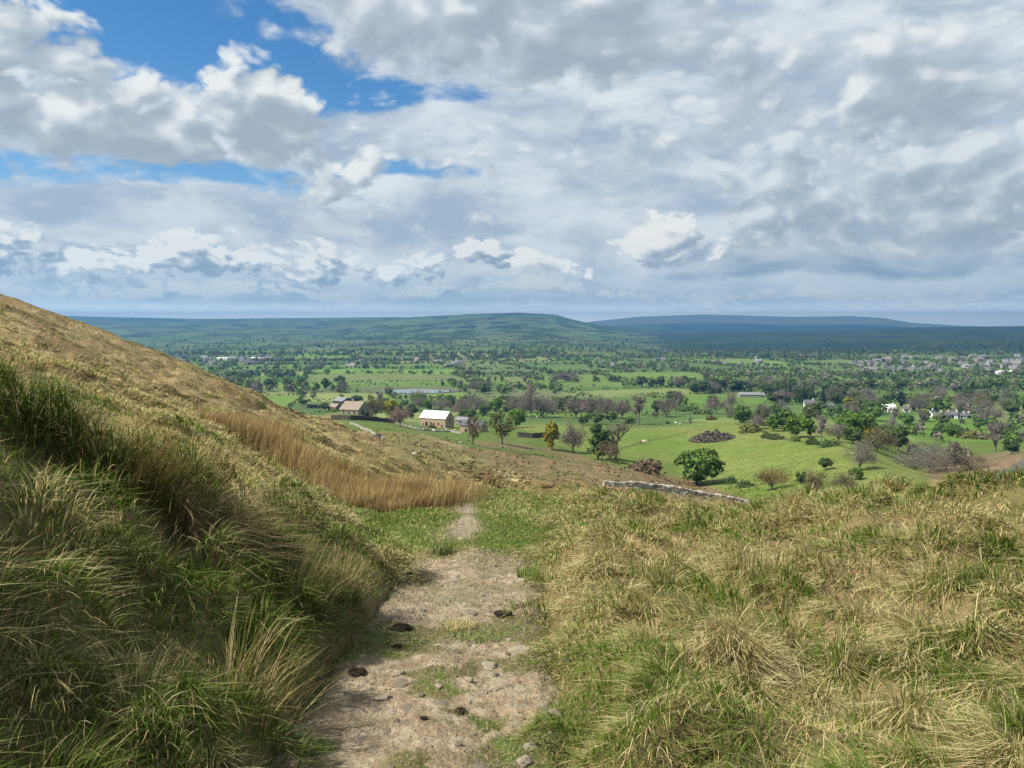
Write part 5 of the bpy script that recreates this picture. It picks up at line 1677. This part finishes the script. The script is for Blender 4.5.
bm = bmesh.new(); box_bm(bm, -W_ / 2, W_ / 2, D_ / 2 - .3, D_ / 2, -1, 2.7); bm_link('wall', bm, m_greystone, rt)
bm = bmesh.new()
vs = [bm.verts.new(v) for v in [(-W_ / 2 - .3, -D_ / 2 - .5, 3.3), (W_ / 2 + .3, -D_ / 2 - .5, 3.3), (W_ / 2 + .3, D_ / 2 + .3, 2.72), (-W_ / 2 - .3, D_ / 2 + .3, 2.72)]]
f = bm.faces.new(vs); bmesh.ops.solidify(bm, geom=[f], thickness=.14); bm_link('roof', bm, m_greyroof, rt)
for i in range(5):
    bm = bmesh.new(); cx = -W_ / 2 + .3 + i * (W_ - .6) / 4; box_bm(bm, cx - .14, cx + .14, -D_ / 2, -D_ / 2 + .28, -1, 3.1); bm_link('post', bm, m_wood, rt)
# houses of the valley
def house_at(px, py, wpx, hpx, rzd, mw, mr, label, name='house', dpt=7.0, cat='house', win=True, rmin=300.0, chim=True, group=None):
    x, y, d = spot(px, py, rmin); k = d / FPX
    w, hh = wpx * k * .85, hpx * k * .85
    fr = [('window', -w * .3, min(1.4, w * .12), hh * .28, hh * .18), ('door', 0, 1.2, 0, 2.1), ('window', w * .3, min(1.4, w * .12), hh * .28, hh * .18)] if win else []
    return building(name, label, cat, x, y, R(rzd), w, min(dpt, w), hh * .58, hh * .42, mw, mr, front=fr, chimneys=((w * .35,) if chim else ()), group=group)
house_at(809, 408, 11, 9, -14, m_render, m_slate, 'pale house among dark conifers'); house_at(828, 408, 12, 5, -10, m_greystone, m_slate, 'low grey house right of the pale house among conifers')
house_at(888, 412, 13, 8, -12, m_render, m_whiteroof, 'white roofed house beside the dark upright tree'); house_at(906, 412, 6, 6, -20, m_render, m_slate, 'small pale cottage right of the white roofed house')
house_at(749, 397, 24, 5.5, -4, m_greystone, m_greyroof, 'long pale grey roofed farm shed in the valley, left one of two', 'long_shed', 14, 'shed', False, chim=False)
house_at(769, 397, 15, 5, -4, m_greystone, m_greyroof, 'long greyish roofed farm shed in the valley, right one of two', 'long_shed', 14, 'shed', False, chim=False)
for px, py, w, h, rz_, lab in ((931, 417, 8, 7, 35, 'white gabled house at the left end of the white row'), (938, 418, 7, 6, -10, 'white house with grey roof, second in the white row'), (946, 418, 9, 6, 20, 'broad white house in the middle of the white row'), (953, 418, 8, 7, -30, 'taller white house right of the middle of the white row'), (960, 418, 9, 5, -10, 'low white house fifth in the white row'), (967, 418, 6, 5, 15, 'small white house at the right end of the white row')):
    house_at(px, py, w, h, rz_, m_render, m_slate, lab)
# the far villages: plain little houses
def far_house(w, d_, hw, hr, mw, mr):
    v = []
    for sx in (-1, 1): v += [(sx * w / 2, -d_ / 2, -2), (sx * w / 2, d_ / 2, -2), (sx * w / 2, d_ / 2, hw), (sx * w / 2, 0, hw + hr), (sx * w / 2, -d_ / 2, hw)]
    f = [(0, 1, 2, 3, 4), (9, 8, 7, 6, 5), (4, 0, 5, 9), (1, 2, 7, 6), (3, 4, 9, 8), (2, 3, 8, 7)]
    me = bpy.data.meshes.new('house'); me.from_pydata(v, [], f); me.materials.append(mw); me.materials.append(mr)
    for i in (4, 5): me.polygons[i].material_index = 1
    return me
m_dimrender = plain('dim_render', (.34, .33, .31), .9, .15, .6)
FH = [far_house(11, 7, 5, 3, m_dimrender, m_slate), far_house(14, 8, 5, 3, m_greystone, m_slate), far_house(12, 7, 5, 3, m_dimrender, m_slate), far_house(18, 8, 5.5, 3.2, m_greystone, m_greyroof)]
FB = [far_house(46, 24, 7, 2, m_render, m_whiteroof), far_house(34, 20, 6.5, 2, m_dimrender, m_dimrender), far_house(60, 26, 7, 2, m_greyroof, m_greyroof)]
hr_ = np.random.default_rng(12)
for (x0, x1, y0, y1, n, lab, grp) in ((150, 285, 357, 365, 44, 'tiny house of the far village below the left hill', 'houses of the far left village'), (320, 470, 360, 368, 12, 'tiny house in the distant fields beyond the lake', 'houses beyond the lake'), (590, 760, 352, 366, 12, 'tiny pale house in the middle distance fields', 'houses in the middle distance'), (850, 1024, 357, 373, 74, 'tiny house of the far town at the right', 'houses of the far right town')):
    for i in range(n):
        x, y, d = spot(hr_.uniform(x0, x1), hr_.uniform(y0, y1), 600.0)
        o = link('house', FH[hr_.integers(0, 4)], None, (x, y, float(ground(x, y))), hr_.uniform(-.8, .8)); o.scale = (hr_.uniform(.65, 1.0),) * 3
        tag(o, lab, 'house', grp)
for i, (px, py, j, rz_, lab) in enumerate(((207, 360, 1, .1, 'white roofed works in the far left village, leftmost of four'), (224, 360, 0, .05, 'white roofed works in the far left village, second of four'), (235, 359, 2, .05, 'longest roofed works in the far left village'), (258, 360, 0, -.1, 'white roofed works in the far left village, rightmost of four'), (1003, 374, 0, .1, 'pale roofed works at the right edge of the far town'), (985, 372, 1, .0, 'pale roofed works in the far town, second from the right edge'), (968, 367, 1, .1, 'small white works above the far town woods'))):
    x, y, d = spot(px, py, 600.0)
    o = link('works_building', FB[j], None, (x, y, float(ground(x, y))), rz_); o.scale = (.62, .62, .62); tag(o, lab, 'works')

# ------------------------------------------------------------------ dry stone walls
def stone_wall(pts, hgt, label, mat, rmin=60.0, name='dry_stone_wall', thick=.7, gap=None, world=None):
    P = at(*np.array(pts, float).T, rmin) if world is None else world
    g = np.random.default_rng(int(pts[0][0]))
    seg = np.hypot(np.diff(P[:, 0]), np.diff(P[:, 1])); s = np.concatenate([[0], np.cumsum(seg)])
    vs, qs, cs = [], [], []
    cube = np.array([(x, y, z) for z in (-1, 1) for y in (-1, 1) for x in (-1, 1)], float)
    cf = np.array([(0, 2, 3, 1), (4, 5, 7, 6), (0, 1, 5, 4), (2, 6, 7, 3), (0, 4, 6, 2), (1, 3, 7, 5)])
    courses = max(3, int(hgt / .30)); L = .52
    n = 0
    for ci in range(courses):
        t = g.uniform(0, L)
        while t < s[-1]:
            l = L * g.uniform(.6, 1.5); tc = t + l / 2
            x = np.interp(tc, s, P[:, 0]); y = np.interp(tc, s, P[:, 1])
            x2 = np.interp(tc + .2, s, P[:, 0]); y2 = np.interp(tc + .2, s, P[:, 1])
            a = math.atan2(y2 - y, x2 - x) + g.normal(0, .05)
            hh = hgt / courses; top = hgt * (1 - .25 * max(0, float(fbm(np.array(tc / 9.), np.array(3.3), 7, 2))))
            zc = hh * (ci + .5)
            if zc < top:
                c = cube * np.array([l * .5, thick * .5 * g.uniform(.85, 1.1), hh * .5 * g.uniform(.9, 1.1)]) * g.uniform(.72, 1.0, (8, 3))
                R2 = np.stack([c[:, 0] * math.cos(a) - c[:, 1] * math.sin(a), c[:, 0] * math.sin(a) + c[:, 1] * math.cos(a), c[:, 2]], -1)
                vs.append(R2 + np.array([x, y, float(ground(x, y)) + zc - .1 + g.normal(0, .03)])); qs.append(cf + n); n += 8; cs.append(np.full((8, 3), g.uniform(.45, 1.35)))
            t += l
    o = link(name, mesh_np(name, np.concatenate(vs), np.concatenate(qs), mat, np.concatenate(cs))); tag(o, label, 'wall')
    return o
wp = np.array([(600, 489), (622, 490), (645, 493), (662, 497), (685, 500), (704, 505), (725, 508), (745, 509)], float)
az_, e_ = azel(wp[:, 0], wp[:, 1]); rr_ = np.linspace(104, 112, len(wp))
ww = np.stack([rr_ * np.sin(az_), rr_ * np.cos(az_), 0 * rr_], -1)
stone_wall(wp, 1.25, 'pale dry stone wall curving across the slope just beyond the mound', m_drystone, 90, world=ww)
stone_wall([(331, 420), (350, 420), (372, 421), (394, 423)], 2.0, 'long dark field wall in front of the farmhouse', m_drystone_shaded, 200)
stone_wall([(517, 437), (532, 438), (547, 437)], 2.2, 'short dark stone wall between the farm trees and the golden tree', m_drystone_shaded, 200)
stone_wall([(350, 424), (362, 429), (372, 434), (384, 440)], .8, 'tumbled pale wall running down to a dark rock on the slope', m_drystone, 100)
stone_wall([(396, 424), (420, 430), (450, 432), (462, 434)], .8, 'broken low wall in front of the white roofed barn', m_drystone, 200)
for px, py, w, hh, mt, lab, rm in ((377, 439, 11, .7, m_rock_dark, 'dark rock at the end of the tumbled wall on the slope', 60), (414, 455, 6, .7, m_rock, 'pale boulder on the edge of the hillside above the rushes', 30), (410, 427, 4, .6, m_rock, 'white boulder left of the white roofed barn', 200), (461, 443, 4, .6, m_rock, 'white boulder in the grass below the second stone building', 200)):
    b = at(px, py, rm)[0]; s = w * math.hypot(*b[:2]) / FPX * .5
    tag(link('boulder', lump_mesh('boulder', s, s * .8, s * hh, int(px), mt, .3, 3, True), None, tuple(b + np.array([0, 0, s * .2]))), lab, 'boulder')

# heap of cut scrub in the field
b = at(712, 439, 250)[0]; k = math.hypot(*b[:2]) / FPX
n = 2600; a = g.uniform(0, 2 * math.pi, n); q = np.sqrt(g.uniform(0, 1, n))
lx, ly, lh = 22 * k, 10.0, 6 * k
pos = np.stack([q * np.cos(a) * lx, q * np.sin(a) * ly, (1 - q ** 2) * lh * g.uniform(.3, 1, n) * (1 + .4 * fbm(q * np.cos(a) * 4, q * np.sin(a) * 4, 8, 2))], -1)
pos[:, 2] += ground(pos[:, 0] + b[0], pos[:, 1] + b[1]) - b[2]
v, qd, c = leaf_quads(pos, np.tile([0, 0, 1.], (n, 1)) + g.normal(0, .6, (n, 3)), .55, g, .4, (.13, .105, .085))
tag(link('brushwood_heap', mesh_np('brushwood_heap', v, qd, m_leaf_plain, c), None, tuple(b)), 'low dark heap of cut scrub in the middle of the smooth field', 'brushwood heap')

# poles
for px, py, hp, lab in ((662, 426, 15, 'left one of two thin wooden poles in the smooth field'), (684, 425, 13, 'right one of two thin wooden poles in the smooth field')):
    x, y, d = spot(px, py); h = hp * d / FPX
    rt = empty('utility_pole', (x, y, float(ground(x, y)))); tag(rt, lab, 'pole')
    v, q = tube([np.array([0, 0, -.5]), np.array([0, 0, h])], [.16, .12], 8); link('post', mesh_np('post', v, q, m_wood, None, True), rt)
    bm = bmesh.new(); box_bm(bm, -.7, .7, -.17, -.12, h - .6, h - .48); bm_link('crossarm', bm, m_wood, rt)


# ------------------------------------------------------------------ animals, small in the distance
def animal_mesh(name, L, mat, fat=1.0):
    """four legged grazing body: one skin grown on a skeleton"""
    me = bpy.data.meshes.new(name + '_bones')
    V0 = [(0, 0, .62), (.28, 0, .64), (-.28, 0, .63), (.48, 0, .70), (.66, 0, .58), (.80, 0, .46)]
    E0 = [(0, 1), (0, 2), (1, 3), (3, 4), (4, 5)]
    RAD = [.21 * fat, .20 * fat, .20 * fat, .11, .085, .05]
    for sx, pb in ((.30, 1), (-.32, 2)):
        for sy in (-1, 1):
            i = len(V0); bk = .05 if sx < 0 else .0
            V0 += [(sx, sy * .13, .44), (sx - bk, sy * .13, .22), (sx, sy * .13, .02)]; E0 += [(pb, i), (i, i + 1), (i + 1, i + 2)]; RAD += [.085, .045, .04]
    i = len(V0); V0 += [(-.48, 0, .62), (-.52, 0, .40)]; E0 += [(2, i), (i, i + 1)]; RAD += [.05, .025]
    me.from_pydata([(x * L, y * L, z * L) for x, y, z in V0], E0, [])
    o = bpy.data.objects.new(name + '_bones', me); COL.objects.link(o)
    o.modifiers.new('skin', 'SKIN'); sub = o.modifiers.new('sub', 'SUBSURF'); sub.levels = 1; sub.render_levels = 1
    for k_, v_ in enumerate(me.skin_vertices[0].data): v_.radius = (RAD[k_] * L, RAD[k_] * L); v_.use_root = (k_ == 0)
    dg = bpy.context.evaluated_depsgraph_get(); out_ = bpy.data.meshes.new_from_object(o.evaluated_get(dg)); out_.name = name
    bpy.data.objects.remove(o); out_.materials.clear(); out_.materials.append(mat)
    return out_
m_wool = plain('wool', (.70, .66, .57), .95, .15, 6.0); m_hide = plain('cream_hide', (.62, .52, .36), .9, .15, 3.0); m_hide2 = plain('brown_hide', (.20, .10, .055), .9, .2, 3.0)
SHEEP = animal_mesh('sheep', 1.15, m_wool, 1.15); COW = animal_mesh('cow', 2.2, m_hide); CALF = animal_mesh('calf', 1.5, m_hide2)
b = at(645, 444, 250)[0]; tag(link('cow', COW, None, tuple(b), R(185)), 'cream cow in the smooth green field', 'cow')
b = at(641, 443, 250)[0]; tag(link('calf', CALF, None, tuple(b), R(20)), 'brown calf beside the cream cow', 'calf')
for i, (px, py, lab) in enumerate(((423, 431, 'sheep on the grass in front of the barn, left one'), (434, 432, 'sheep on the grass in front of the barn, middle one'), (447, 431, 'sheep on the grass at the gable end of the barn'), (455, 432, 'sheep between the barn and the second stone building'), (676, 424, 'white sheep by the poles in the smooth field, left one'), (680, 425, 'white sheep by the poles in the smooth field, right one'), (483, 417, 'sheep at the back of the small green field behind the farm, left one'), (537, 418, 'sheep near the foot of the tallest bare tree'))):
    b = at(px, py, 200)[0]; o = link('sheep', SHEEP, None, tuple(b), hr_.uniform(0, 6)); o.scale = (1.25,) * 3; tag(o, lab, 'sheep')
